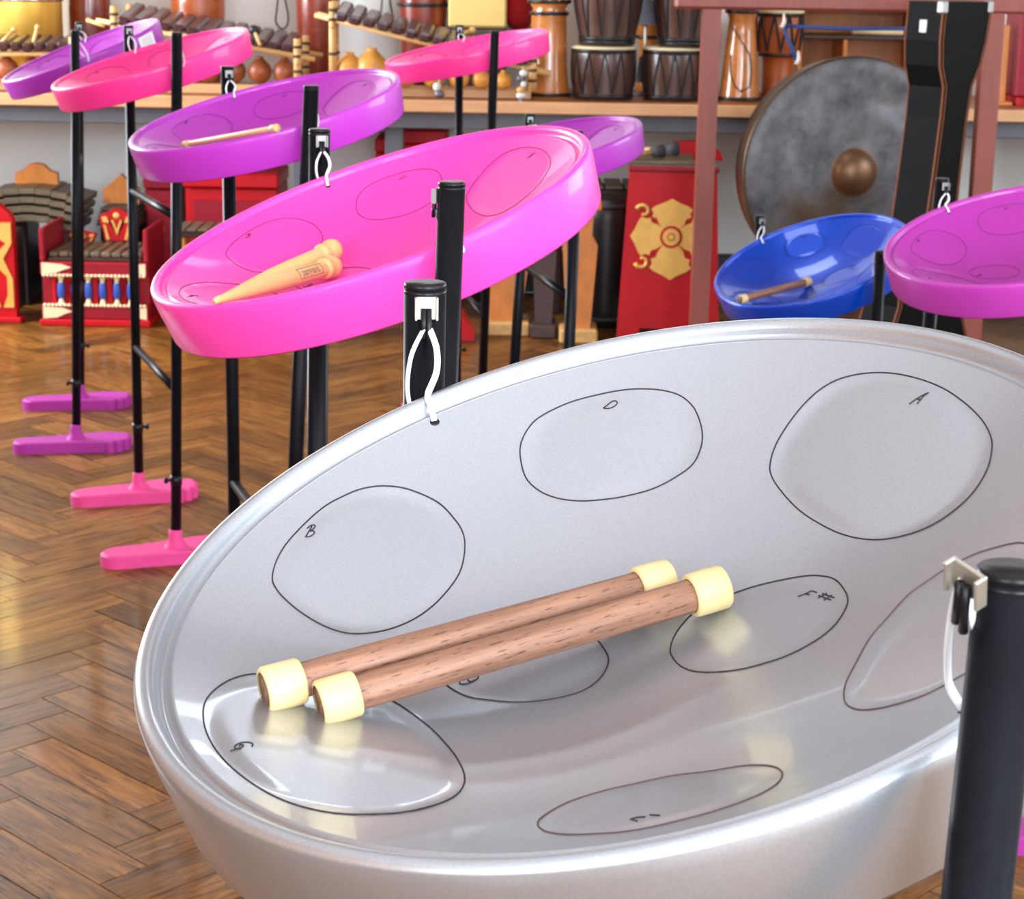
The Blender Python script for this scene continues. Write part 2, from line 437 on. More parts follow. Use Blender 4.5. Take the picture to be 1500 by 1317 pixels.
for (a0, a1, b0, b1) in ROOF:
    nw += 1
    w = tag(bpy.data.objects.new('window_%d' % nw, None), None, None, kind='structure'); COL.objects.link(w)
    mb = MB()
    for (p, q, r, s_) in ((a0, a0+.05, b0, b1), (a1-.05, a1, b0, b1), (a0, a1, b0, b0+.05), (a0, a1, b1-.05, b1)): mb.box(p, q, r, s_, Z1+.03, Z1+.09)
    mb.build('window_frame', 'frame_white', w)

# ------------------------------------------------------------------ herringbone parquet
floor = MB().box(X0, X1, Y0, Y1, -.05, -.004).build('floor', 'subfloor')
floor['kind'] = 'structure'; floor['label'] = 'varnished brown oak parquet floor laid in herringbone'
PL, PW, PH = .308, .077, math.radians(46)
def plank_data(l, w, gap=.0011):
    hx, hy = l/2-gap, w/2-gap
    vs = [(sx*hx, sy*hy, -.008) for sx, sy in ((-1, -1), (1, -1), (1, 1), (-1, 1))]
    vs += [(sx*hx, sy*hy, 0) for sx, sy in ((-1, -1), (1, -1), (1, 1), (-1, 1))]
    fs = [(4, 5, 6, 7)] + [(i, (i+1) % 4, (i+1) % 4+4, i+4) for i in range(4)]
    return vs, fs
PV, PF = plank_data(PL, PW)
planks = []
ca, sa = math.cos(PH), math.sin(PH)
for k in range(-110, 170):
    for m_ in range(-26, 26):
        for vert in (0, 1):
            x = k*PW + m_*PL; y = k*PW - m_*PL
            if vert: cx, cy = x+PL+PW/2, y+PW-PL/2
            else: cx, cy = x+PL/2, y+PW/2
            wx, wy = cx*ca - cy*sa, cx*sa + cy*ca
            if X0+.14 < wx < X1-.14 and Y0+.14 < wy < Y1-.14:
                planks.append((wx, wy, PH + (PI/2 if vert else 0)))
def score(p):
    c = Vector((p[0], p[1], 0))
    if c.y < .3: return 1e9
    u, v, z = project(c)
    if not (-40 < u < IW+40 and 440 < v < IH+60): return 1e9
    if u > 330 and v > 640 - (u-330)*.28 and not (u > 1290 and v > 1290): return 1e8+z   # behind the silver pan
    return z
planks.sort(key=score)
near, rest = planks[:300], planks[300:]
pm = bpy.data.meshes.new('parquet_block'); pm.from_pydata(PV, [], PF)
pm.materials.append(MATS['parquet_oak'])
ul = pm.uv_layers.new(name='grain')
for lp in pm.loops: ul.data[lp.index].uv = PV[lp.vertex_index][:2]
for (x, y, r) in near:
    o = bpy.data.objects.new('parquet_block', pm); COL.objects.link(o); o.parent = floor
    o.location = (x, y, random.uniform(-.0006, .0003)); o.rotation_euler = (0, 0, r)
RV, RF, RUV, RT_ = [], [], [], []
for (x, y, r) in rest:
    c_, s_ = math.cos(r), math.sin(r); o = len(RV); t = random.random()
    for (vx, vy, vz) in PV: RV.append((x+vx*c_-vy*s_, y+vx*s_+vy*c_, vz)); RUV.append((vx, vy)); RT_.append(t)
    RF += [tuple(i+o for i in f) for f in PF[:5]]
rm = bpy.data.meshes.new('parquet_field'); rm.from_pydata(RV, [], RF); rm.materials.append(MATS['parquet_oak'])
ul = rm.uv_layers.new(name='grain')
for lp in rm.loops: ul.data[lp.index].uv = RUV[lp.vertex_index]
ta = rm.attributes.new('tone', 'FLOAT', 'POINT'); ta.data.foreach_set('value', RT_)
o = put('parquet_field', rm, None, floor); o['kind'] = 'stuff'

# ================================================================== STEEL PANS
import numpy as np
R, LIP, S = .203, .0045, .4637
RE, ZE, DB = R-.0155, -.0062, .054
PANS = {
 'silver': ((.0438, .7522, .9639), (-.4291, .8997, .0797), (-.2478, -.2021, .9475)),
 'pink2': ((-.1301, 1.7149, .9689), (-.3279, .9444, .0225), (-.3147, -.1317, .94)),
 'purple2': ((-.3707, 2.8834, .9649), (-.3872, .9214, .0326), (-.2259, -.1291, .9656)),
 'pink1': ((-.7337, 3.9521, .9767), (-.3695, .9292, .0081), (-.2668, -.1144, .9569)),
 'purplefar': ((-1.0644, 4.828, .9447), (-.2339, .9709, .0516), (-.3421, -.1319, .9304)),
 'pinkfar': ((-.1284, 4.8572, .9672), (-.2455, .9694, .0023), (-.2004, -.0531, .9783)),
 'purplemid': ((.0335, 3.6836, .8429), (-.2334, .972, .0283), (-.2231, -.0818, .9714)),
 'blue': ((.597, 3.9174, .601), (-.4021, .9127, .073), (-.3224, -.2157, .9217)),
 'purpleright': ((.7232, 2.7547, .8209), (-.3996, .9151, .0546), (-.2382, -.1612, .9578)),
}
PM = {k: frame(*v) for k, v in PANS.items()}
def bowl(r): return ZE - DB*(1-(r/RE)**2)
def on_bowl(u, v, pan='silver', lift=0.):
    """photo pixel -> point of the playing surface, in the pan's own coordinates"""
    Mi = PM[pan].inverted(); o = Mi @ EYE; d = (Mi.to_3x3() @ ray(u, v)).normalized()
    t = (0 - o.z)/d.z
    lo, hi = t-.02, t+.4
    f = lambda t: (o+d*t).z - bowl(math.hypot((o+d*t).x, (o+d*t).y)) - lift
    # first crossing
    n = 200; prev = lo
    for i in range(1, n+1):
        q = lo+(hi-lo)*i/n
        if f(q) < 0:
            a, b = prev, q
            for _ in range(40):
                c = (a+b)/2
                if f(c) < 0: b = c
                else: a = c
            return o+d*b
        prev = q
    return o+d*hi
OUTLINES = {
 'G': [(388,987),(359,989),(333,998),(312,1013),(300,1030),(298,1051),(303,1074),(318,1101),(342,1127),(374,1151),(409,1170),(450,1184),(497,1192),(544,1193),(591,1190),(632,1181),(664,1168),(679,1151),(680,1133),(670,1112),(655,1092),(632,1068),(603,1045),(573,1026),(530,1006),(482,993),(432,987)],
 'B': [(399,847),(405,822),(421,795),(449,765),(476,742),(503,727),(531,716),(563,712),(599,717),(640,735),(663,757),(678,780),(681,805),(675,835),(660,860),(635,887),(605,908),(570,922),(535,928),(505,927),(475,917),(445,900),(420,880),(405,863)],
 'D': [(762,667),(765,644),(780,620),(803,604),(837,589),(874,579),(910,572),(940,570),(970,572),(997,580),(1016,597),(1026,620),(1029,641),(1025,661),(1014,681),(990,699),(957,716),(917,727),(884,732),(850,734),(817,730),(790,719),(770,699)],
 'A': [(1128,680),(1135,655),(1150,628),(1175,595),(1205,568),(1240,552),(1285,546),(1330,551),(1375,566),(1410,588),(1438,615),(1452,642),(1452,665),(1445,690),(1425,722),(1395,750),(1360,772),(1320,786),(1280,791),(1240,785),(1205,770),(1170,747),(1143,718),(1130,697)],
 'C': [(1500,796),(1479,797),(1452,804),(1425,813),(1388,832),(1356,853),(1329,873),(1300,905),(1273,937),(1252,975),(1239,1001),(1236,1020),(1241,1033),(1260,1040),(1287,1038),(1313,1032),(1353,1019),(1393,999),(1430,977),(1468,952),(1502,925),(1530,893),(1546,860),(1546,828),(1530,806)],
 'E': [(788,1207),(791,1200),(808,1188),(836,1174),(880,1160),(928,1149),(984,1137),(1040,1130),(1082,1123),(1110,1121),(1132,1123),(1144,1129),(1145,1139),(1135,1151),(1113,1164),(1082,1177),(1040,1191),(998,1202),(956,1212),(914,1219),(872,1222),(830,1223),(802,1219),(791,1213)],
 'g': [(871,936),(883,948),(891,963),(889,978),(877,996),(856,1011),(826,1021),(790,1027),(754,1029),(718,1026),(690,1022),(668,1013),(652,1001),(646,985),(652,966),(672,948),(705,934),(745,924),(790,919),(835,923)],
 'F': [(982,951),(984,961),(997,976),(1018,984),(1048,985),(1084,981),(1120,972),(1155,960),(1193,940),(1220,919),(1236,897),(1242,879),(1236,863),(1223,849),(1204,844),(1180,844),(1140,851),(1100,861),(1066,873),(1038,885),(1016,898),(997,918),(986,936)],
}
def cs(pts, ox, oy, s): return [(ox+x/s, oy+y/s) for x, y in pts]
LETTERS = {
 'B': [cs(p, 230, 560, 3.66) for p in ([(832,778),(815,810),(800,838)], [(805,788),(825,773),(845,771),(850,781),(838,797),(818,805),(842,808),(848,822),(828,837),(795,837)])],
 'D': [cs([(140,350),(172,325),(205,295),(235,283),(258,295),(250,320),(215,345),(180,354),(140,350)], 860, 540, 5.77)],
 'A': [cs(p, 1280, 540, 6.818) for p in ([(362,405),(430,350),(555,265)], [(555,265),(500,320),(440,402)], [(425,350),(485,350)])],
 'F': [cs(p, 1100, 700, 3.75) for p in ([(258,660),(300,642),(335,625),(362,632)], [(300,643),(322,646)], [(370,664),(418,632)], [(400,674),(446,642)], [(392,636),(458,657)], [(372,648),(440,670)])],
 'g': [cs([(1210,735),(1215,755),(1245,757),(1290,745),(1315,728),(1310,717),(1275,718),(1258,735),(1275,746),(1300,738)], 350, 800, 3.75)],
 'G': [cs(p, 180, 1040, 4.753) for p in ([(915,298),(922,285),(900,270),(850,266),(805,278),(790,295),(805,305),(840,300),(855,288),(835,280),(825,290)], [(755,308),(835,309)])],
 'E': [cs(p, 760, 1080, 3.571) for p in ([(585,445),(620,435),(665,432)], [(600,445),(622,451)], [(690,422),(740,424)])],
}
POLY = {k: [on_bowl(u, v).to_2d() for u, v in p] for k, p in OUTLINES.items()}
POLY = {k: catmull(p, 5) for k, p in POLY.items()}
FLAT = {}
for k, p in POLY.items():
    A = np.array([[q.x, q.y, 1] for q in p]); zz = np.array([bowl(q.length) for q in p])
    co = np.linalg.lstsq(A, zz, rcond=None)[0]
    FLAT[k] = (np.array([[q.x, q.y] for q in p]), co)
def surf(XY):
    """height of the hammered playing surface at (n,2) points: bowl with flattened note fields"""
    XY = np.asarray(XY, float)
    r = np.hypot(XY[:, 0], XY[:, 1]); z = ZE - DB*(1-(r/RE)**2)
    for poly, co in FLAT.values():
        A = poly; B = np.roll(poly, -1, 0); AB = B-A
        lo, hi = poly.min(0)-.01, poly.max(0)+.01
        idx = np.where(((XY > lo) & (XY < hi)).all(1))[0]
        if not len(idx): continue
        Pp = XY[idx]
        d = Pp[:, None, :]-A[None]; t = np.clip((d*AB[None]).sum(2)/((AB**2).sum(1)+1e-12), 0, 1)
        dist = np.sqrt((((A[None]+t[..., None]*AB[None])-Pp[:, None, :])**2).sum(2)).min(1)
        yi = (A[None, :, 1] > Pp[:, None, 1]) != (B[None, :, 1] > Pp[:, None, 1])
        xi = A[None, :, 0]+(Pp[:, None, 1]-A[None, :, 1])/np.where(np.abs(AB[None, :, 1]) < 1e-12, 1e-12, AB[None, :, 1])*AB[None, :, 0]
        ins = ((yi & (Pp[:, None, 0] < xi)).sum(1) % 2) == 1
        sd = np.where(ins, dist, -dist)
        w = np.clip((sd+.001)/.009, 0, 1); w = w*w*(3-2*w)
        pl = Pp[:, 0]*co[0]+Pp[:, 1]*co[1]+co[2]
        z[idx] = z[idx]*(1-w)+(pl-.0006)*w
    return z
# playing surface mesh
NR, NT = 84, 256
XY = [(0, 0)]
for i in range(1, NR+1):
    for k in range(NT):
        rr = RE*i/NR; XY.append((rr*math.cos(2*PI*k/NT), rr*math.sin(2*PI*k/NT)))
ZZ = surf(XY)
bv = [(x, y, float(z)) for (x, y), z in zip(XY, ZZ)]
bf = [(0, 1+k, 1+(k+1) % NT) for k in range(NT)]
for i in range(NR-1):
    for k in range(NT):
        a = 1+i*NT; b = a+NT
        bf.append((a+k, b+k, b+(k+1) % NT, a+(k+1) % NT))
BOWL = bpy.data.meshes.new('playing_surface'); BOWL.from_pydata(bv, [], bf)
BOWL.polygons.foreach_set('use_smooth', [True]*len(bf))
# rim and skirt profile (outside bottom, lip, groove, then the inner side of the skirt)
prof = [(R-.0045, -.0490), (R-.0038, -.0475), (R-.0006, -.018), (R, -.009)]
for k in range(1, 12):
    t = PI*k/12; prof.append((R-LIP+LIP*math.cos(t), -LIP*1.0+LIP*math.sin(t)-(.0045 if False else 0)))
prof += [(R-2*LIP, -.0055), (R-2*LIP-.0008, -.0072), (R-2*LIP-.0024, -.0080), (R-2*LIP-.0046, -.0074), (RE+.0008, -.0058), (RE, ZE)]
under = [(RE-.0005, -.0095), (R-.004, -.012), (R-.0025, -.018), (R-.0062, -.0478)]
SK = MB().lathe(prof+under, 160, closed=True)
SKIRT = SK.mesh('skirt'); fix_normals(SKIRT)
LINES, GLYPHS = {}, {}
for k, p in POLY.items():
    h = surf([(q.x, q.y) for q in p])
    pts = [(q.x, q.y, float(z)+.00015) for q, z in zip(p, h)]; pts.append(pts[0])
    LINES[k] = MB().tube(pts, .00034, 6, caps=False).mesh('note_outline')
for k, strokes in LETTERS.items():
    mb = MB()
    for s_ in strokes:
        loc = [on_bowl(u, v) for u, v in s_]
        q = catmull(loc, 5, closed=False); h = surf([(p.x, p.y) for p in q])
        mb.tube([(p.x, p.y, float(z)+.00015) for p, z in zip(q, h)],   .00030, 6)
    GLYPHS[k] = mb.mesh('note_letter')
HOLE = MB().lathe([(0.0001, .0006), (.0017, .0006), (.0022, .0003), (.0024, 0)], 16).mesh('cord_hole')

def build_pan(key, name, label, paint, group='steel pans on stands', ink='marker_ink'):
    root = thing(name, label, 'steel pan', M=PM[key], group=group)
    b = put('playing_surface', BOWL.copy(), paint, root)
    s = put('skirt', SKIRT.copy(), paint, root)
    for k in LINES:
        o = put('note_outline', LINES[k].copy(), ink if k not in 'EC' else ('marker_brown' if key == 'silver' else ink), root)
        if k in GLYPHS: put('note_letter', GLYPHS[k].copy(), ink, o)
    return root

# ------------------------------------------------------------------ stands
def foot_outline():
    pts = []
    L0, L1 = -.150, .105            # heel end, ball (toes follow)
    for k in range(17):             # heel arc
        a = PI/2 + PI*k/16; pts.append((L0+.034+.034*math.cos(a), .034*math.sin(a)))
    pts += [(-.06, -.036), (.0, -.040), (.05, -.047)]
    toes = [(.078, -.046, -68), (.099, -.036, -48), (.115, -.018, -28), (.121, .004, -10), (.117, .030, 10)]
    for i, (tx, ty, dg_) in enumerate(toes):
        tr = .0125 if i < 4 else .0165; d0 = math.radians(dg_)
        for k in range(7):
            a = d0 - PI*.5 + PI*k/6; pts.append((tx+tr*math.cos(a), ty+tr*math.sin(a)*.92))
    pts += [(.095, .058), (.06, .060), (.0, .048), (-.06, .038)]
    return pts
FO = foot_outline()
def foot_mesh():
    mb = MB(); n = len(FO); h, b = .027, .004
    rings = [(0, 1), (h-b, 1), (h, .955)]
    vs = []
    for z, s_ in rings: vs += [(x*s_, y*s_, z) for x, y in FO]
    fs = [tuple(range(n-1, -1, -1)), tuple(2*n+i for i in range(n))]
    for r_ in range(2):
        for i in range(n): fs.append((r_*n+i, r_*n+(i+1) % n, (r_+1)*n+(i+1) % n, (r_+1)*n+i))
    mb.add(vs, fs)
    return mb.mesh('foot')
FOOT = foot_mesh(); fix_normals(FOOT)
SOCKET = MB().lathe([(.024, .0), (.021, .004), (.0155, .010), (.0135, .020), (.0132, .034), (.0108, .036)], 24).mesh('socket')
PR = .0105
CAP = MB().lathe([(0, .0010), (PR*.93, .0010), (PR*1.0, .0004), (PR*1.015, -.0006), (PR*1.015, -.0016), (PR*.95, -.0019), (PR*.95, -.0027), (PR*1.012, -.0030), (PR*1.012, -.0042), (PR, -.0046)], 32).mesh('pole_cap')
CLIP = MB()
CLIP.bbox(-.0055, .0055, 0, .0012, -.0115, 0, .0004)
CLIP.bbox(-.0058, -.0046, 0, .004, -.0115, 0, .0003); CLIP.bbox(.0046, .0058, 0, .004, -.0115, 0, .0003)
CLIP = CLIP.mesh('clip')
SLEEVE = MB().tube([(-.0011, .003, -.0055), (-.0011, .0036, -.016), (-.0013, .004, -.0225)], .0015, 8).tube([(.0014, .003, -.0055), (.0014, .0036, -.014), (.0016, .004, -.0205)], .0015, 8).mesh('rubber_sleeve')

HOLE_PX = {('silver', 0): (620, 594), ('silver', 1): (1396, 1043), ('pink2', 0): (475, 263), ('purple2', 0): (341, 139), ('purpleright', 0): (1383, 304), ('blue', 0): (1113, 351), ('pink1', 0): (195, 72)}
CLIP_TURN = {('silver', 1): 1.75, ('silver', 0): -.30, ('pink2', 1): .9}
def build_stand(key, label, footmat, rear, front, height=None, feet=(True, True)):
    C = PM[key].translation; a = PM[key].to_3x3() @ Vector((1, 0, 0)); ah = Vector((a.x, a.y, 0)).normalized()
    root = thing('pan_stand', label, 'pan stand', (C.x, C.y, 0), group='black two-pole pan stands')
    inv = Matrix.Translation((-C.x, -C.y, 0))
    fd = Vector((ah.y, -ah.x, 0))            # toes point away from the player
    fa = math.atan2(fd.y, fd.x)
    ends = []
    for k, sp in enumerate((rear, front)):
        sg = 1 if k == 0 else -1
        Y = C.y + sg*a.y*S/2
        if sp is None:
            top = C + a*sg*S/2 + Vector((0, 0, .055)); bot = Vector((top.x, top.y, 0))
        else:
            (u, v), (u2, v2) = sp
            top = at(u, v, Y); q = at(u2, v2, Y)
            d = (q-top); bot = top + d*((0-top.z)/d.z)
        ends.append((top, bot))
        ax = (bot-top).normalized()
        pole = MB().tube([inv @ top, inv @ (bot - ax*.030)], PR, 24).build('pole', 'black_tube', root)
        c = put('pole_cap', CAP.copy(), 'black_plastic', pole); c.location = inv @ top
        # collar with a locking screw near the foot
        kp = bot - ax*.165
        sd = fd*(1 if k == 0 else -1)
        MB().tube([inv @ (kp - ax*.010), inv @ (kp + ax*.010)], PR*1.12, 20).build('collar', 'black_plastic', pole)
        MB().tube([inv @ (kp+sd*.008), inv @ (kp+sd*.017), inv @ (kp+sd*.0172), inv @ (kp+sd*.024)], [.0028, .0028, .0062, .0058], 10).build('locking_screw', 'black_plastic', pole)
        f = put('foot', FOOT.copy(), footmat, root); f.location = inv @ bot; f.rotation_euler = (0, 0, fa)
        s = put('socket', SOCKET.copy(), footmat, f); s.location = (0, 0, .027)
        # clip on the side that faces the pan
        dp = (C - top); dp.z = 0; dp.normalize()
        if (key, k) in CLIP_TURN: dp = Matrix.Rotation(CLIP_TURN[(key, k)], 3, 'Z') @ dp
        cl = put('clip', CLIP.copy(), 'clip_steel' if key == 'silver' else 'dull_steel', pole)
        cl.location = inv @ (top + dp*(PR+.0002) + Vector((0, 0, -.0045)))
        cl.rotation_euler = (0, 0, math.atan2(dp.y, dp.x) - PI/2)
        if (key, k) == ('silver', 1):
            cl.location += inv.to_3x3() @ (dp*.0035 - RIGHT*.003 + Vector((0, 0, .0085))); cl.rotation_euler.x = -.35; cl.rotation_euler.y = -.25; cl.scale = (1.15, 1.15, .95)
        sl = put('rubber_sleeve', SLEEVE.copy(), 'black_plastic', pole); sl.location = cl.location; sl.rotation_euler = cl.rotation_euler
    (t0, b0), (t1, b1) = ends
    for fr in (.335, .665):
        p, q = t0.lerp(b0, fr), t1.lerp(b1, fr)
        MB().tube([inv @ p, inv @ q], .0082, 14).build('crossbar', 'black_tube', root)
    return ends
def build_cords(pan_root, key, ends):
    Mi = PM[key].inverted(); C = PM[key].translation
    for k, (top, bot) in enumerate(ends):
        sg = 1 if k == 0 else -1
        dp = (C-top); dp.z = 0; dp.normalize(); t = Vector((-dp.y, dp.x, 0))
        if (key, k) in CLIP_TURN: dp = Matrix.Rotation(CLIP_TURN[(key, k)], 3, 'Z') @ dp; t = Vector((-dp.y, dp.x, 0))
        K = Mi @ (top + dp*(PR+.0040+(.006 if (key, k) == ('silver', 1) else 0)) + Vector((0, 0, -.020)))
        tl = (Mi.to_3x3() @ t).normalized()
        if (key, k) == ('silver', 1): tl = (Mi.to_3x3() @ -RIGHT)
        pl = Mi @ top; e = Vector((pl.x, pl.y, 0)).normalized()
        if (key, k) in HOLE_PX:
            hp = on_bowl(*HOLE_PX[(key, k)], key); e = Vector((hp.x, hp.y, 0)).normalized()
        hr = R-.0185; hz = float(surf([(e.x*hr, e.y*hr)])[0])
        H = e*hr + Vector((0, 0, hz)); O_ = e*(R+.0012) + Vector((0, 0, -.012)); crest = e*(R-.004) + Vector((0, 0, .0022))
        o = put('cord_hole', HOLE.copy(), 'black_plastic', pan_root); o.location = H
        o.rotation_euler = Vector((-e.x*.5, -e.y*.5, 1)).to_track_quat('Z', 'Y').to_euler()
        p1 = [K+tl*.0015, K.lerp(crest, .3)+tl*.0062, K.lerp(crest, .65)+tl*.0078, crest+tl*.0052, crest+tl*.002-e*.009+Vector((0, 0, -.004)), H+Vector((0, 0, .0004))]
        p2 = [K-tl*.0015, K.lerp(O_, .3)-tl*.0066, K.lerp(O_, .65)-tl*.0075, O_-tl*.003+e*.001+Vector((0, 0, .004)), O_-tl*.001]
        if (key, k) == ('silver', 1):            # hangs clear of the pole, in full view
            Hw = PM[key] @ H; yk = top.y-.004
            p1 = [Mi @ at(u, v, yk+(Hw.y-yk)*w) for u, v, w in ((1410, 846, 0), (1399, 875, .1), (1391, 920, .3), (1388, 965, .55), (1391, 1005, .8))] + [H+Vector((0, 0, .0004))]
            p2 = [p1[0], Mi @ at(1420, 880, yk+.002), Mi @ at(1432, 930, yk+.006), O_]
        q1, q2 = catmull(p1, 7, False), catmull(p2, 7, False)
        MB().tube(q1, .0016, 8, flat=.55).tube(q2, .0016, 8, flat=.55).build('cord', 'nylon', pan_root)

SETUP = [
 ('silver', 'steel_pan', 'large silver painted steel pan with two rubber tipped sticks in it', 'silver_paint', 'black stand holding up the silver steel pan', 'silver_foot',
   ((623, 416), (621, 560)), ((1484, 836), (1430, 1317))),
 ('pink2', 'steel_pan', 'bright pink steel pan with two tan mallets lying in it', 'pink_paint', 'black stand holding the pink pan with the tan mallets', 'pink_foot',
   ((468, 190), (465, 640)), ((662, 268), (652, 545))),
 ('purple2', 'steel_pan', 'purple steel pan with one thin stick, between two pink pans', 'purple_paint', 'black stand holding the purple pan between two pink pans', 'purple_foot',
   ((333, 98), (343, 735)), ((456, 126), (434, 660))),
 ('pink1', 'steel_pan', 'empty pink steel pan hiding part of a purple pan with a white sticker', 'hot_pink_paint', 'black stand with pink toed feet under the empty pink pan', 'pink_foot',
   ((188, 38), (203, 680)), ((259, 48), (258, 775))),
 ('purplefar', 'steel_pan', 'steeply tilted purple steel pan with a white sticker on its side', 'violet_paint', 'black stand with purple toed feet under the stickered purple pan', 'purple_foot',
   ((116, 33), (118, 560)), ((110, 45), (112, 620))),
 ('pinkfar', 'steel_pan', 'pink steel pan in front of the djembe and gourd balafon', 'hot_pink_paint', 'black stand of the pink pan in front of the djembe', 'pink_foot',
   ((673, 37), (672, 190)), ((725, 45), (709, 500))),
 ('purplemid', 'steel_pan', 'purple steel pan in front of the red panel with gold flower', 'violet_paint', 'black stand of the purple pan half hidden behind the pink pan', 'purple_foot',
   ((777, 167), (757, 480)), ((846, 192), (836, 450))),
 ('blue', 'steel_pan', 'glossy blue steel pan in front of the gong', 'blue_paint', 'low black stand holding the glossy blue steel pan', 'blue_foot',
   ((1113, 316), (1113, 360)), ((1290, 368), (1286, 450))),
 ('purpleright', 'steel_pan', 'orchid purple steel pan in front of the black instrument case', 'orchid_paint', 'black stand of the orchid pan beside the black instrument case', 'purple_foot',
   ((1380, 262), (1374, 330)), None),
]
ROOTS = {}
for key, nm, lab, paint, slab, fm, rear, front in SETUP:
    ROOTS[key] = build_pan(key, nm, lab, paint)
    ends = build_stand(key, slab, fm, rear, front)
    build_cords(ROOTS[key], key, ends)
# white sticker on the skirt of the far purple pan
st = MB(); c0 = math.radians(231)
n = 6; w = .030/R
vs = []; RO = R+.0006
for i in range(n+1):
    a = c0-w+2*w*i/n
    for z in (-.010, -.044): vs.append((RO*math.cos(a)*(1 if z > -.02 else .985), RO*math.sin(a)*(1 if z > -.02 else .985), z))
st.add(vs, [(2*i, 2*i+1, 2*i+3, 2*i+2) for i in range(n)], True)
so = st.build('sticker', 'label_paper', ROOTS['purplefar']); so['label'] = 'white paper sticker with faint print'
pr = MB()
for j in range(4):
    z = -.017-.006*j
    for i in range(3):
        a = c0-w*.7+2*w*.7*i/3; b = a+2*w*.7/3*.8; rr = RO*(1-.015*(-z-.01)/.034)+.0004
        pr.add([(rr*math.cos(a), rr*math.sin(a), z), (rr*math.cos(b), rr*math.sin(b), z), (rr*math.cos(b), rr*math.sin(b), z-.0012), (rr*math.cos(a), rr*math.sin(a), z-.0012)], [(0, 1, 2, 3)])
pr.build('print', 'print_ink', so)

# ------------------------------------------------------------------ sticks and mallets
def axis_thing(name, label, cat, A, B, group=None):
    """Empty at A whose local +X runs to B"""
    x = (B-A).normalized(); z = Vector((0, 0, 1)); y = z.cross(x).normalized(); z = x.cross(y)
    M = Matrix(((x.x, y.x, z.x, A.x), (x.y, y.y, z.y, A.y), (x.z, y.z, z.z, A.z), (0, 0, 0, 1)))
    return thing(name, label, cat, M=M, group=group), (B-A).length
XM = Matrix(((0, 0, 1, 0), (0, 1, 0, 0), (-1, 0, 0, 0), (0, 0, 0, 1)))       # lathe z -> local x
def stick(pan, p0, p1, label, m='stick_wood', rs=.0072, rc=.0094, cl=.0160, off=0):
    A = PM[pan] @ on_bowl(*p0, pan, rc+off); B = PM[pan] @ on_bowl(*p1, pan, rc+off)
    t, L_ = axis_thing('drum_stick', label, 'drum stick', A, B, 'rubber tipped wooden sticks')
    print('stick', pan, L_)
    h = cl/2
    MB().lathe([(0, -h+.0006), (rs*.97, -h+.0006), (rs, -h+.0012), (rs, L_+h-.0012), (rs*.97, L_+h-.0006), (0, L_+h-.0006)], 24, XM).build('shaft', m, t)
    for c in (0, L_):
        MB().lathe([(rs+.0002, c-h), (rc*.93, c-h), (rc, c-h+.001), (rc*1.01, c), (rc, c+h-.001), (rc*.93, c+h), (rs+.0002, c+h)], 28, XM).build('rubber_tip', 'cap_rubber', t)
    return t
stick('silver', (414, 1004), (957, 856), 'brown wooden stick with cream tips, lying farther back in the silver pan', off=.0005)
stick('silver', (495, 1023), (1036, 866), 'brown wooden stick with cream tips, lying nearer the rim of the silver pan', off=.0012)
stick('blue', (1088, 438), (1182, 413), 'brown stick with pale tips lying in the blue pan', rs=.0075, rc=.0092, off=.001)
stick('purple2', (274, 211), (402, 188), 'thin pale stick lying in the purple pan', m='beech', rs=.0042, rc=.0056, off=.001)
def mallet(pan, p0, p1, label, l0, l1, text=False):
    A = PM[pan] @ on_bowl(*p0, pan, l0); B = PM[pan] @ on_bowl(*p1, pan, l1)
    t, L_ = axis_thing('pan_mallet', label, 'mallet', A, B, 'tan wooden mallets in the pink pan')
    print('mallet', L_)
    pf = [(0, 0), (.0022, .001), (.0030, .004), (.0070, L_*.45), (.0074, L_*.62), (.0074, L_*.88), (.0070, L_-.014)]
    MB().lathe(pf, 20, XM).build('shaft', 'beech', t)
    MB().lathe([(.0070, L_-.015), (.0092, L_-.0135), (.0098, L_-.011), (.0093, L_-.009), (.0082, L_-.007), (.0100, L_-.003), (.0103, L_+.002), (.0088, L_+.0065), (.005, L_+.0085), (0, L_+.009)], 24, XM).build('knob', 'beech', t)
    if text:
        cu = bpy.data.curves.new('brand_print', 'FONT'); cu.body = 'panyard'; cu.size = .0098; cu.align_x = 'CENTER'; cu.align_y = 'CENTER'
        to = bpy.data.objects.new('brand_print', cu); COL.objects.link(to)
        dg = bpy.context.evaluated_depsgraph_get(); me = bpy.data.meshes.new_from_object(to.evaluated_get(dg))
        bpy.data.objects.remove(to)
        # wrap the flat print round the shaft, on the side the camera sees
        Mi = t.matrix_world.inverted() if False else None
        x = (B-A).normalized(); y = Vector((0, 0, 1)).cross(x).normalized(); z = x.cross(y)
        mid = A.lerp(B, .74); dv = (EYE-mid).normalized(); ph0 = math.atan2(dv.dot(z), dv.dot(y)) - .25
        rr = .0076
        def wrap(px_, py_):
            ph = ph0 - py_/rr
            return (L_*.76+px_, rr*math.cos(ph), rr*math.sin(ph))
        for v in me.vertices: v.co = Vector(wrap(v.co.x, v.co.y))
        mb = MB(); mb.v = [tuple(v.co) for v in me.vertices]; mb.f = [tuple(p.vertices) for p in me.polygons]; mb.sm = [False]*len(mb.f)
        hw, hh = .0205, .0050
        for (q0, q1) in (((-hw, -hh), (hw, -hh)), ((hw, -hh), (hw, hh)), ((hw, hh), (-hw, hh)), ((-hw, hh), (-hw, -hh))):
            mb.tube([wrap(q0[0]+(q1[0]-q0[0])*i/6, q0[1]+(q1[1]-q0[1])*i/6) for i in range(7)], .00022, 5)
        mb.build('brand_print', 'print_ink', t)
    return t
mallet('pink2', (322, 438), (485, 367), 'tan wooden mallet in the pink pan, half hidden behind its printed twin', .003, .016)
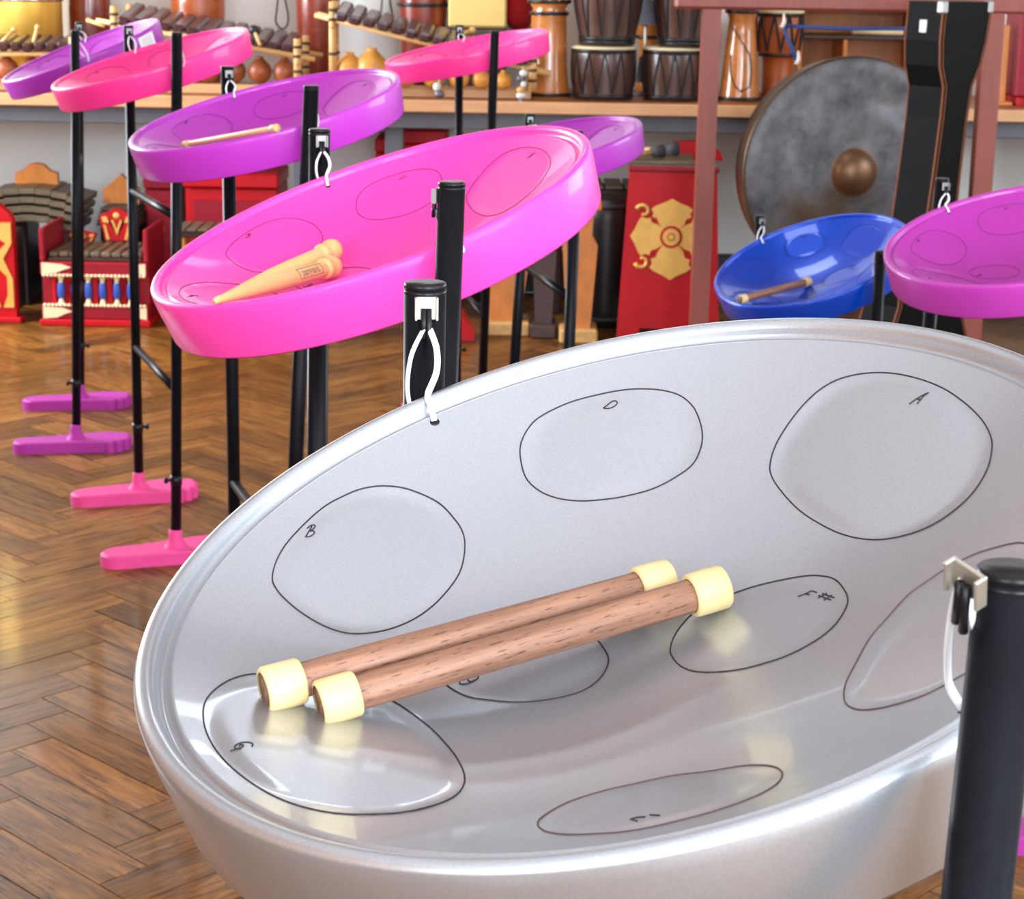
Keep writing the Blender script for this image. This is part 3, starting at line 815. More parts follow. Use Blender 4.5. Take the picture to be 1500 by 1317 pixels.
mallet('pink2', (314, 441), (484, 391), 'tan wooden mallet with a printed name, in the pink pan', .003, .013, True)

# ================================================================== SHELF ALONG THE FAR WALL
YS = 6.30                                     # front edge of the shelf
ZS = at(750, 150, YS).z                       # top of the shelf
sh = thing('instrument_shelf', 'long low wooden shelf along the far wall carrying drums', 'shelf', (0, YS, 0))
MB().bbox(X0+.02, X1-.02, .022, Y1-YS-.002, ZS-.034, ZS, .002).build('board', 'shelf_top', sh)
MB().bbox(X0+.02, X1-.02, 0, .022, ZS-.036, ZS+.002, .003).build('edge_strip', 'shelf_edge', sh)
MB().bbox(X0+.02, X1-.02, .05, .08, ZS-.092, ZS-.036, .003).build('rail', 'shelf_rail', sh)
for x in (-2.6, -.70, -.40, 1.75, 2.6):
    MB().bbox(x-.03, x+.03, .10, .16, 0, ZS-.036, .004).build('leg', 'shelf_rail', sh)
# raised plank behind the front edge
rp = MB().bbox(-2.4, at(778, 120, YS+.2).x, -.06, .06, 0, .030, .003).build('riser_plank', 'shelf_edge', None, (0, YS+.20, ZS+.001))
tag(rp, 'long orange plank lying on the shelf under the balafons', 'plank')
ZR = ZS+.031

def X(u, v, Y): return at(u, v, Y).x
def Z(u, v, Y): return at(u, v, Y).z

# ------------------------------------------------------------------ lathe drums
def ropes(mb, prof_fn, z0, z1, n, r, zig=True):
    for k in range(n):
        a0 = 2*PI*k/n; a1 = 2*PI*(k+(.5 if zig else 0))/n; a2 = 2*PI*(k+1)/n
        for (p, q) in (((a0, z1), (a1, z0)), ((a1, z0), (a2, z1))):
            pts = []
            for i in range(4):
                t = i/3; a = p[0]+(q[0]-p[0])*t; z = p[1]+(q[1]-p[1])*t; R_ = prof_fn(z)+r*.6
                pts.append((R_*math.cos(a), R_*math.sin(a), z))
            mb.tube(pts, r, 5, caps=False)
            if not zig: break
def interp(prof):
    zs = sorted((z, r) for r, z in prof)
    def f(z):
        for (z0, r0), (z1, r1) in zip(zs, zs[1:]):
            if z0 <= z <= z1: return r0+(r1-r0)*(z-z0)/max(1e-6, z1-z0)
        return zs[-1][1]
    return f
def hoop(r, z, h=.012, t=.005): return MB().lathe([(r, z-h/2), (r+t, z-h/2), (r+t, z+h/2), (r, z+h/2)], 28, closed=True)
def drum(name, label, cat, u, Y, z0, prof, m, hoops=(), hm='hoop_black', head=None, rope=None, rm='rope', group=None, v=100):
    """prof: list of (r, z) from the bottom up, in metres"""
    t = thing(name, label, cat, (X(u, v, Y), Y, z0), group=group)
    MB().lathe([(0, prof[0][1])] + list(prof) + [(0, prof[-1][1])], 32).build('shell', m, t)
    f = interp(prof)
    for h in hoops: hoop(f(h), h).build('hoop', hm, t)
    if head: MB().lathe([(0, prof[-1][1]+.004), (prof[-1][0]*.97, prof[-1][1]+.004), (prof[-1][0]+.006, prof[-1][1]-.002), (prof[-1][0]+.006, prof[-1][1]-head)], 32).build('drum_head', 'drum_head', t)
    if rope:
        mb = MB(); ropes(mb, f, rope[0], rope[1], rope[2], rope[3]); mb.build('tuning_rope', rm, t)
    return t
s6 = px(6.6)
# brass drum and hand drums standing at the back of the shelf
drum('brass_drum', 'shiny brass drum with a chrome hoop at the end of the shelf', 'drum', 22, 6.74, ZS+.0, [(.155, 0), (.165, .004), (.165, .285), (.165, .29), (.172, .30), (.175, .56), (.175, .60)], 'brass', (.285,), 'chrome')
drum('conga', 'red brown conga drum behind the brass drum end of the shelf', 'drum', 134, 6.86, ZS, [(.065, 0), (.075, .1), (.074, .25), (.07, .35), (.075, .55)], 'conga_red', (.5,))
drum('conga', 'orange brown conga drum rising behind the sloping balafon', 'drum', 292, 6.84, ZS, [(.070, 0), (.082, .1), (.094, .25), (.09, .42), (.078, .55)], 'conga_orange', (.5,))
drum('conga', 'dark red conga drum standing between two balafons', 'drum', 466, 6.80, ZS, [(.055, 0), (.062, .06), (.072, .2), (.076, .30), (.074, .55)], 'conga_red', (.05, .335))
drum('barrel_drum', 'dark red drum with black bands behind the gourd balafon', 'drum', 618, 6.84, ZS, [(.065, 0), (.074, .1), (.082, .25), (.085, .36), (.08, .55)], 'conga_red', (.05, .285, .33, .36))
# djembe with yellow lacing
drum('djembe', 'tall shiny djembe with a slim waist and yellow lacing beside the pink pan', 'drum', 803, 6.55, ZS, [(.078, 0), (.072, .02), (.062, .10), (.060, .20), (.058, .262), (.060, .275), (.052, .285), (.068, .31), (.078, .36), (.080, .45), (.080, .56)], 'djembe_wood', (.012, .272, .31), 'hoop_black', .03, (.315, .55, 14, .004), 'rope_yellow')
# two stacks of dark rope drums
L1 = [(.098, 0), (.096, .02), (.104, .07), (.104, .145), (.100, .168)]
for (u, lab1, lab2, sc1) in ((884, 'lower dark stave drum with cream head, next to the djembe', 'upper dark stave drum stacked next to the djembe', 1.0),
                             (985, 'lower dark stave drum with cream head, next to the gong frame', 'upper dark stave drum stacked next to the gong frame', .94)):
    p1 = [(r*sc1, z) for r, z in L1]
    drum('rope_drum', lab1, 'drum', u, 6.52, ZS, p1, 'stave_wood', (.014, .158), 'hoop_black', .012, (.02, .155, 12, .0028), group='dark rope drums stacked on the shelf')
    p2 = [(.088*sc1, 0), (.088*sc1, .02), (.108*sc1, .12), (.116*sc1, .22), (.112*sc1, .3)]
    drum('rope_drum', lab2, 'drum', u+(4 if u < 900 else 16), 6.52, ZS+.1735, p2, 'stave_wood', (.012, .024), 'hoop_black', .012, (.025, .29, 12, .0028), group='dark rope drums stacked on the shelf')
# djembe and small drum seen through the gong frame
drum('djembe', 'honey coloured djembe with a looped black cord, seen through the gong frame', 'drum', 1084, 6.50, ZS, [(.068, 0), (.066, .02), (.057, .12), (.047, .22), (.043, .265), (.055, .30), (.07, .38), (.072, .5)], 'djembe_wood', (.012, .29), 'hoop_black', .03)
lp = [(1072, 38), (1085, 58), (1098, 80), (1101, 105), (1098, 128), (1085, 134), (1076, 126), (1070, 108), (1071, 80)]
co = MB().tube([at(u, v, 6.415) for u, v in lp], .0028, 6).build('looped_cord', 'rope')
tag(co, 'black cord looped against the honey djembe', 'cord')
drum('goblet_drum', 'small goblet drum with dark laced bowl and orange foot behind the gong', 'drum', 1138, 6.60, ZS, [(.055, 0), (.05, .03), (.05, .12), (.052, .14), (.070, .16), (.078, .24), (.075, .30)], 'conga_orange', (.15, .28), 'hoop_black', .015, (.16, .28, 10, .004))
# twin bell on a rod between the drum stacks
tb = thing('agogo_bell', 'grey double bell on a thin rod between the two drum stacks', 'bell', (X(944, 100, 6.72), 6.72, ZS))
MB().tube([(0, 0, 0), (0, 0, .34)], .005, 8).build('rod', 'clip_steel', tb)
MB().lathe([(0, 0), (.045, 0), (.045, .008), (.01, .012)], 20).build('base', 'cowbell_grey', tb)
for (z, w) in ((.045, 1.), (.235, 1.05)):
    MB().add([(-.030*w, -.02, z), (.030*w, -.02, z), (.030*w, .02, z), (-.030*w, .02, z), (-.018*w, -.012, z+.085), (.018*w, -.012, z+.085), (.018*w, .012, z+.085), (-.018*w, .012, z+.085)],
             [(0, 1, 5, 4), (1, 2, 6, 5), (2, 3, 7, 6), (3, 0, 4, 7), (4, 5, 6, 7)]).build('bell', 'cowbell_grey', tb)
drum('djembe', 'slim orange djembe behind the grey double bell', 'drum', 950, 6.86, ZS, [(.045, 0), (.04, .05), (.035, .15), (.045, .19), (.08, .24), (.085, .30)], 'djembe_wood', (.19,))

# ------------------------------------------------------------------ balafons
def balafon(label, Y, xl, zl, xr, zr, nk, gm, gourds, depth=.26, kl=.15):
    zb = ZR
    cx = (xl+xr)/2
    t = thing('balafon', label, 'balafon', (cx, Y, zb), group='balafons on the shelf')
    loc = lambda x, y, z: Vector((x-cx, y, z-zb))
    zat = lambda x: zl+(zr-zl)*(x-xl)/(xr-xl)
    for dy in (0, depth):
        e = .045
        MB().tube([loc(xl-e, dy, zat(xl-e)), loc(xr+e, dy, zat(xr+e))], .0085, 10).build('rail', 'bamboo', t)
        for x in (xl+.012, xr-.012):
            top = zat(x)+.055
            lg = MB().tube([loc(x, dy, zb), loc(x, dy, top)], [.0125, .0115], 12).build('leg', 'bamboo', t)
            for zz in (zat(x), zat(x)+.03, zb+(zat(x)-zb)*.5):
                MB().lathe([(.0132, -.005), (.0150, -.003), (.0150, .003), (.0132, .005)], 12, Matrix.Translation(loc(x, dy, zz))).build('lashing', 'lashing', lg)
    for x in (xl+.012, xr-.012):
        MB().tube([loc(x, -.02, zat(x)-.02), loc(x, depth+.02, zat(x)-.02)], .009, 10).build('end_bar', 'bamboo', t)
    kw = (xr-xl-.05)/nk
    for k in range(nk):
        x = xl+.025+kw*(k+.5); ang = math.atan2(zr-zl, xr-xl)
        ln = kl*(1 - .22*k/nk)
        M = Matrix.Translation(loc(x, depth/2, zat(x)+.034)) @ Matrix.Rotation(-ang, 4, 'Y') @ Matrix.Rotation(.14+random.uniform(-.03, .03), 4, 'X')
        MB().bbox(-kw*.46, kw*.46, -ln, ln*.8, -.015, .015, .008, M).build('key', 'dark_key', t)
    for (x, r, z) in gourds:
        MB().lathe([(0, -r), (r*.5, -r*.88), (r*.86, -r*.5), (r, 0), (r*.86, r*.5), (r*.5, r*.86), (r*.3, r*1.05), (r*.32, r*1.2)], 18, Matrix.Translation(loc(x, depth*.35, z))).build('gourd', gm, t)
    return t
Yb = YS+.09
bl = [(X(u, 105, Yb+.1), .038, ZR+.039) for u in (-20, 16, 52, 88)]
balafon('level balafon with dark keys in front of the brass drum', Yb, X(-46, 80, Yb), Z(-46, 78, Yb), X(112, 80, Yb), Z(112, 80, Yb), 8, 'gourd_red', bl, .13, .10)
bl = [(X(u, 105, Yb+.1), .040, ZR+.041) for u in (190, 228, 266, 304, 342, 380, 417)]
balafon('sloping balafon with red gourds beside the empty pink pan', Yb+.02, X(160, 40, Yb), Z(160, 34, Yb), X(440, 90, Yb), Z(440, 84, Yb), 13, 'gourd_red', bl)
bl = [(X(515, 80, Yb+.1), .048, ZR+.055), (X(547, 78, Yb+.1), .056, ZR+.060), (X(595, 90, Yb+.1), .048, ZR+.050), (X(637, 100, Yb+.1), .040, ZR+.041), (X(673, 100, Yb+.1), .036, ZR+.037), (X(706, 100, Yb+.1), .032, ZR+.033), (X(738, 100, Yb+.1), .028, ZR+.029)]
g3 = balafon('steep balafon with round yellow gourds left of the djembe', Yb-.01, X(482, 30, Yb), Z(482, 27, Yb), X(786, 110, Yb), Z(786, 104, Yb), 14, 'gourd_skin', bl, .09, .11)
# white charms hanging on the balafon ends
def charm(u, v0, v1, Y, label, n):
    p = at(u, v0, Y); q = at(u, v1, Y)
    t = thing('shell_charm', label, 'charm', p)
    MB().tube([(0, 0, .012), (0, 0, -(p.z-q.z)+.01)], .002, 6).build('string', 'string_white', t)
    for k in range(n):
        z = -(p.z-q.z)*(k+.5)/n
        MB().ball((random.uniform(-.007, .007), random.uniform(-.006, .004), z), .013+.004*math.sin(k*2.1), .011, (p.z-q.z)/n*.62, 10, 7).build('shell', ['string_white', 'cowbell_grey', 'string_white', 'bamboo'][k % 4], t)
charm(766, 103, 152, Yb-.035, 'grey and white string of shells hanging by the djembe', 6)
charm(643, 122, 143, Yb-.035, 'small white shell hanging below the pink pan', 2)
def beater(p, q, label, hm='hoop_black', rs=.0055, rh=.017):
    t = thing('mallet', label, 'mallet', p); d = q-p
    MB().tube([(0, 0, 0), d], rs, 8).build('shaft', 'bamboo', t)
    MB().ball(d, rh, rh, rh, 12, 8).build('mallet_head', hm, t)
beater(at(381, 66, Yb-.02), at(372, 44, Yb+.03), 'black headed mallet standing on the sloping balafon keys')
beater(at(645, 60, Yb+.05), at(692, 44, Yb+.10), 'pale mallet lying on the steep balafon keys', 'bamboo', .0065, .011)
for (a, b, lab) in (((2, 62), (20, 44), 'short pale beater leaning on the level balafon near the edge'), ((49, 62), (55, 40), 'short pale beater standing on the level balafon keys'), ((152, 38), (130, 30), 'pale beater resting beside the red brown conga')):
    beater(at(*a, Yb+.0), at(*b, Yb+.04), lab, 'bamboo', .006, .009)
# pale box drum on a dark crate, with red cloth
cr = MB().bbox(-.098, .098, -.10, .10, 0, Z(700, 40, 6.80)-ZS-.002, .004).build('crate', 'dark_wood', None, (X(700, 60, 6.84), 6.86, ZS))
tag(cr, 'dark wooden crate under the pale yellow box drum', 'crate')
zb_ = Z(700, 40, 6.80)
t = thing('box_drum', 'pale yellow wooden box drum standing on the dark crate', 'drum', (X(700, 20, 6.84), 6.86, zb_))
MB().bbox(-.098, .098, -.10, .10, 0, .34, .006).build('body', 'pale_gold_wood', t)
MB().bbox(-.094, .094, -.106, -.1, .006, .334, .002).build('front_panel', 'pale_gold_wood', t)
t = thing('cloth_bag', 'red cloth bag hanging beside the pale box drum', 'bag', at(760, 42, 6.93))
b = MB(); b.lathe([(0, -.005), (.03, 0), (.048, .03), (.045, .08), (.052, .12), (.054, .19), (.045, .26), (.03, .30)], 18); b.build('pouch', 'red_cloth', t)
MB().tube([(-.008, 0, .29), (0, 0, .40), (.008, 0, .29)], .004, 6).build('drawstring', 'string_white', t)
# cords on the wall
for (u0, lab) in ((413, 'thin dark cord loop hanging on the white wall by the sloping balafon'), (566, 'thin dark cord loop hanging on the white wall by the steep balafon')):
    q = [(u0-4, -30), (u0-7, 10), (u0-9, 30), (u0-4, 40), (u0+2, 42), (u0+8, 36), (u0+9, 22), (u0+5, 0), (u0+3, -30)]
    o = MB().tube([p for p in catmull([at(a, b, Y1-.012) for a, b in q], 5, False)], .0028, 6).build('wall_cord', 'mallet_grey'); tag(o, lab, 'cord')
# orange wooden box and flute behind the gong
t = thing('wooden_box', 'open orange brown wooden box behind the top of the gong', 'box', (X(1245, 60, 6.80), 6.75, ZS))
MB().bbox(-.20, .20, .10, .115, 0, .30, .003).build('back_panel', 'orange_wood', t)
MB().bbox(-.20, -.185, -.12, .10, 0, .30, .003).build('side_panel', 'orange_wood', t); MB().bbox(.185, .20, -.12, .10, 0, .30, .003).build('side_panel', 'orange_wood', t)
MB().bbox(-.185, .185, -.12, .10, .20, .215, .003).build('shelf_panel', 'dark_wood', t); MB().bbox(-.05, -.035, -.12, .10, .0, .2, .003).build('divider', 'orange_wood', t)
MB().bbox(-.20, .20, -.12, .115, .30, .315, .003).build('top_panel', 'orange_wood', t)
t = thing('flute', 'cream flute lying in the orange wooden box', 'flute', (X(1288, 56, 6.62), 6.66, ZS+.215+.0125))
MB().tube([(-.085, 0, 0), (.085, 0, 0)], .012, 12).build('tube', 'cream_paint', t)
for k in range(5):
    MB().lathe([(0, .0128), (.0035, .0128), (.004, .011)], 8, Matrix.Translation((-.06+.028*k, 0, 0)) @ Matrix.Rotation(.9, 4, 'X')).build('finger_hole', 'rope', t)
# things at the right end of the shelf
t = thing('wooden_board', 'upright orange wooden board right of the black case', 'board', (X(1462, 100, 6.55), 6.55, ZS))
MB().bbox(-.030, .030, -.012, .012, 0, .26, .004).build('board', 'orange_wood', t); MB().bbox(-.05, .05, -.03, .03, 0, .012, .003).build('foot', 'orange_wood', t)
t = thing('drum_case', 'dark red box with a chrome latch at the right end of the shelf', 'box', (X(1532, 100, 6.6), 6.6, ZS))
MB().bbox(-.12, .12, -.1, .1, .03, .30, .006).build('body', 'dark_red_lacquer', t); MB().bbox(-.11, .11, -.09, .09, 0, .03, .003).build('base', 'red_lacquer', t)
MB().bbox(-.080, -.060, -.113, -.1, .005, .075, .003).build('latch', 'chrome', t)

# ================================================================== GONG IN ITS FRAME
YG = 5.72
gb = at(1246, 250, YG)
fl = thing('gong_stand', 'red brown timber frame from which the big gong hangs', 'gong stand', (gb.x, YG, 0))
lx = lambda p: (p.x-gb.x, p.y-YG, p.z)
for (ut, vt, ub, vb_, w) in ((1043, 0, 1024, 455, .026), (1452, 60, 1436, 280, .028)):
    p, q = at(ut, vt, YG), at(ub, vb_, YG); d = q-p
    top = p + d*((1.30-p.z)/d.z); bot = p + d*(-p.z/d.z)
    mb = MB(); vs = []
    for c in (bot, top):
        for sx, sy in ((-1, -1), (1, -1), (1, 1), (-1, 1)):
            e = lx(c); vs.append((e[0]+sx*w, e[1]+sy*w, e[2]))
    mb.add(vs, [(3, 2, 1, 0), (4, 5, 6, 7)] + [(i, (i+1) % 4, (i+1) % 4+4, i+4) for i in range(4)])
    mb.build('post', 'gong_frame', fl)
    e = lx(bot); MB().bbox(e[0]-.035, e[0]+.035, -.30, .22, 0, .05, .006).build('foot', 'gong_frame', fl)
zb_ = Z(1150, 15, YG)
e0, e1 = X(988, 0, YG)-gb.x, X(1540, 20, YG)-gb.x
M = Matrix.Rotation(0, 4, 'Y')
MB().bbox(e0, e1, -.034, .034, zb_, zb_+.075, .008).build('beam', 'gong_frame', fl)
RG = 170*px(YG)
gm = Matrix.Translation((gb.x, YG-.04, gb.z)) @ Matrix.Rotation(math.radians(13), 4, 'Z')
gg = thing('gong', 'large dark bronze gong with a polished central boss', 'gong', M=gm)
YR = Matrix.Rotation(PI/2, 4, 'X')            # lathe axis -> towards the camera (-y)
MB().lathe([(.072, .010), (.10, .004), (.16, .006), (.20, .0), (.215, -.006), (RG*.86, -.004), (RG*.95, -.006), (RG-.006, -.012)], 64, YR).build('face', 'gong_bronze', gg)
MB().lathe([(RG-.006, -.012), (RG, -.016), (RG+.001, -.022), (RG-.012, -.115), (RG-.016, -.115), (RG-.006, -.02)], 64, YR, closed=True).build('rim', 'gong_rim', gg)
MB().lathe([(.0001, .050), (.02, .049), (.042, .041), (.057, .027), (.064, .014), (.072, .010)], 40, YR).build('boss', 'gong_boss', gg)
br = thing('hanging_rope', 'blue rope with white knots tying the gong to its frame', 'rope')
K0, K1 = at(1168, 92, YG-.045), at(1147, 38, YG-.045)
K2 = at(1345, 42, YG-.045)
MB().tube([K0, K0.lerp(K1, .5), K1], .0055, 8).build('short_strand', 'blue_rope', br)
MB().tube([K1, K1.lerp(K2, .5)-Vector((0, 0, .004)), K2], .0055, 8).build('long_strand', 'blue_rope', br)
for K in (K0, K1):
    MB().tube([K-Vector((.004, .006, .004)), K+Vector((.002, -.006, .012)), K+Vector((0, -.004, .034))], [.006, .0055, .0025], 7).build('knot', 'string_white', br)

# ================================================================== BLACK INSTRUMENT CASE
YC = 5.25
sC = px(YC)
top = at(1427, 3, YC)
hN = top.z
ang = math.radians(40)
lean = .085
axis_b = Vector((top.x-.122, YC, 0))
gc = thing('guitar_case', 'upright black leather guitar case with brown stitching before the gong', 'guitar case', axis_b, ang)
hw = [(.0, .15), (.06, .185), (.16, .19), (.24, .15), (.29, .135), (.34, .14), (.40, .125), (.45, .085), (.50, .064), (.62, .060), (hN-.30, .058), (hN-.22, .062), (hN-.165, .088), (hN-.10, .100), (hN, .104)]
def cx_(z): return lean*z/hN*1.15
pl = [(cx_(z)+w, z) for z, w in hw] + [(cx_(z)-w, z) for z, w in reversed(hw)]
TH_ = .118
MB().prism(pl, -TH_/2, TH_/2).build('shell', 'case_leather', gc)
def edge_line(side, y, r=.0022, inset=.0):
    return MB().tube([(cx_(z)+side*(w-inset), y, z) for z, w in hw if z > .02], r, 6)
for side in (-1, 1):
    for y in (-TH_/2+.002, TH_/2-.002):
        edge_line(side, y, .0026, .001).build('stitched_seam', 'stitching', gc)
    edge_line(side, -TH_/2-.0012, .0015, .010).build('stitched_seam', 'stitching', gc)
for (z, y, r) in ((hN-.02, -TH_/2, .022),):
    for side in (-1, 1):
        MB().bbox(cx_(z)+side*.104-.016*(1 if side > 0 else 0)-.004, cx_(z)+side*.104+.016*(1 if side < 0 else 0)+.004, -TH_/2-.003, -TH_/2+.02, hN-.030, hN+.003, .004).build('corner_cap', 'dull_steel', gc)
MB().bbox(cx_(hN)-.108, cx_(hN)-.096, -.012, .016, hN-.085, hN-.045, .003).build('latch', 'dull_steel', gc)

# ================================================================== GAMELAN INSTRUMENTS ON THE FLOOR
def gold(mb, parent, name='gold_ornament', m='gold_leaf'): return mb.build(name, m, parent)
# red panel with the big gold flower
YF = 6.02
c = at(983, 347, YF); sF = px(YF)
fp = thing('gamelan_chest', 'red gamelan chest with a large gold flower on its end panel', 'gamelan', (c.x, YF, 0), math.radians(-3))
ztop = Z(983, 252, YF)
wt, wb = 66*sF, 79*sF
MB().prism([(-wb, 0), (-wb*.62, 0), (-wb*.55, .055), (wb*.55, .055), (wb*.62, 0), (wb, 0), (wt, ztop), (-wt, ztop)], 0, .03).build('end_panel', 'red_lacquer', fp)
MB().bbox(-wt*.9, wt*.9, .03, .40, .09, ztop-.03, .006).build('body', 'dark_red_lacquer', fp)
MB().bbox(-wt*1.04, wt*1.04, -.008, .04, ztop, ztop+.014, .004).build('top_rail', 'dark_red_lacquer', fp)
hb = Z(995, 207, YF+.38)
MB().prism([(-.02, ztop), (.0, ztop+.05), (.01, hb), (.10, hb+.006), (.16, hb-.03), (.17, ztop)], .37, .40).build('crest', 'red_lacquer', fp)
for k in range(6):
    MB().bbox(-wt*1.05-.02, wt*.5,   .06+.05*k, .10+.05*k, ztop+.016, ztop+.026, .003).build('key', 'bronze_key', fp)
zc = c.z; F_ = 1.0
def petal(rot, ln, wd):
    base = [(.10, .0), (.16, .22), (.34, .40), (.48, .46), (.52, .62), (.62, .58), (.72, .66), (.80, .52), (.90, .22), (1.0, 0)]
    pts = [(x*ln, y*wd) for x, y in base] + [(x*ln, -y*wd) for x, y in reversed(base[:-1])]
    ca_, sa_ = math.cos(rot), math.sin(rot)
    return [(x*ca_-y*sa_, zc+x*sa_+y*ca_) for x, y in pts]
for rot, ln, wd in ((PI/2, 58*sF, 48*sF), (-PI/2, 66*sF, 48*sF), (0, 62*sF, 46*sF), (PI, 62*sF, 46*sF)):
    MB().prism(petal(rot, ln, wd), -.003, .0).build('gold_petal', 'gold_leaf', fp)
for r0, r1, m_, d in ((0, 17*sF, 'red_lacquer', -.0045), (0, 13*sF, 'gold_leaf', -.007), (0, 6*sF, 'red_lacquer', -.0085), (0, 4.5*sF, 'gold_leaf', -.010)):
    MB().prism([(r1*math.cos(2*PI*k/20), zc+r1*math.sin(2*PI*k/20)) for k in range(20)], d, 0).build('flower_centre', m_, fp)
for sx in (-1, 1):
    for sz in (-1, 1):
        pts = []
        for k in range(10):
            a = .3+k*.55; rr = (11-.75*k)*sF
            pts.append((sx*(43*sF+rr*math.cos(a)), -.002, zc+sz*(38*sF+rr*math.sin(a))))
        MB().tube(pts, [(.0078-.0004*k) for k in range(10)], 6).build('gold_curl', 'gold_leaf', fp)
def beater2(p, q, label):
    t = thing('gamelan_mallet', label, 'mallet', p); d = q-p
    MB().tube([(0, 0, 0), d*.8], .008, 8).build('handle', 'tan_wood', t)
    MB().tube([d*.78, d], [.017, .022], 12).build('mallet_head', 'mallet_grey', t)
beater2(Vector((X(900, 256, YF-.0), YF+.06, ztop+.036)), Vector((X(975, 246, YF), YF+.14, ztop+.05)), 'pale handled mallet with grey head lying on the flower chest')
beater2(Vector((X(930, 240, YF+.2), YF+.26, ztop+.04)), Vector((X(992, 238, YF+.2), YF+.20, ztop+.052)), 'short grey headed mallet crossing on the flower chest')
# dark barrel and bench left of the flower chest
drum('barrel_drum', 'black barrel drum on the floor left of the flower chest', 'drum', 886, 6.36, 0, [(.066, 0), (.074, .05), (.078, .2), (.080, .36), (.074, .42)], 'black_wood', (.03, .40), 'mallet_grey', v=400)
t = thing('xylophone', 'bronze barred metallophone behind the black barrel drum', 'xylophone', (X(885, 280, 6.62), 6.62, 0))
for x in (-.16, .16): MB().bbox(x-.02, x+.02, -.07, .07, 0, .40, .004).build('leg', 'dark_wood', t)
MB().bbox(-.2, .2, -.09, .09, .40, .43, .004).build('frame', 'dark_wood', t)
for k in range(6): MB().bbox(-.19+.064*k, -.135+.064*k, -.12, .12, .432, .442, .002).build('key', 'bronze_key', t)
# orange wooden stands beneath the pink pan
def hourglass(label, u, vb, w, h, m='orange_wood', Y=None):
    p = floor_at(u, vb); Y = p.y
    t = thing('wooden_stand', label, 'stand', (p.x, p.y, 0), group='carved wooden stands on the floor')
    MB().bbox(-w*1.0, w*1.0, -.08, .08, 0, .045, .006).build('base', 'tan_wood' if m == 'orange_wood' else m, t)
    MB().prism([(-w*.62, .045), (w*.62, .045), (w*.85, .045+h*.5), (w*.9, .045+h*.62), (w*.6, .045+h*.7), (w*.66, h), (-w*.66, h), (-w*.6, .045+h*.7), (-w*.9, .045+h*.62), (-w*.85, .045+h*.5)], -.05, .05).build('column', m, t)
    MB().bbox(-w*1.05, w*1.05, -.085, .085, h, h+.03, .005).build('cap', m, t)
    return t
hourglass('orange carved wooden stand left of the black barrel drum', 846, 497, .060, .42)
hourglass('pale orange wooden stand behind the pole of the bright pink pan', 740, 486, .078, .30)
hourglass('dark wooden stand between the two orange stands', 795, 490, .042, .36, 'dark_wood')
p = floor_at(672, 496)
t = thing('red_block', 'small red wedge shaped foot rest beside the orange stand', 'block', (p.x, p.y, 0))
MB().prism([(-.09, 0), (.05, 0), (.05, .03), (.01, .085), (-.09, .085)], -.06, .06).build('body', 'red_lacquer', t); MB().bbox(-.092, .052, -.062, .062, -.0, .012, .002).build('base', 'dark_red_lacquer', t)
# red cabinets under the shelf
def cabinet(label, u0, u1, v0, Y, h0=0, m='red_lacquer', lid=True, d=.35):
    x0, x1 = X(u0, v0, Y), X(u1, v0, Y); z = Z((u0+u1)/2, v0, Y)
    t = thing('red_cabinet', label, 'cabinet', ((x0+x1)/2, Y, h0), group='red lacquered boxes below the shelf')
    w = (x1-x0)/2
    MB().bbox(-w*.97, w*.97, .01, d, 0, z-.05-h0, .005).build('body', m, t)
    MB().bbox(-w*.8, w*.8, .0, .012, .03, z-.09-h0, .003).build('front_panel', 'dark_red_lacquer', t)
    if lid: MB().bbox(-w, w, -.01, d, z-.048-h0, z-h0, .006).build('lid', m, t)
    MB().bbox(-.015, .015, -.006, .001, (z-h0)*.55, (z-h0)*.6, .002).build('knob', 'gold_leaf', t)
    return t
cabinet('tall dark red box below the shelf behind the empty pink pan stand', 210, 254, 256, 6.66, m='dark_red_lacquer', d=.28)
cabinet('wide red box with overhanging lid below the shelf', 268, 408, 254, 6.45, d=.3)
cabinet('dark red box in the shade under the shelf behind the pink pans', 585, 655, 190, 6.66, m='red_lacquer', d=.25)
cabinet('small red box in the shade under the shelf beside the bright pink pan', 549, 574, 202, 6.62, m='red_lacquer', d=.25)
t = thing('xylophone', 'metal barred xylophone on pale wooden posts before the wide red box', 'xylophone', (X(300, 340, 6.15), 6.12, 0))
zx = Z(300, 345, 6.1)
for x in (-.065, .16): MB().bbox(x-.015, x+.015, -.05, .05, 0, zx, .003).build('post', 'orange_wood', t)
MB().bbox(-.08, .18, -.06, .06, zx, zx+.02, .003).build('frame', 'dark_wood', t)
for k in range(7): MB().bbox(-.075+.036*k, -.044+.036*k, -.09, .09, zx+.021, zx+.029, .002).build('key', 'bronze_key', t)

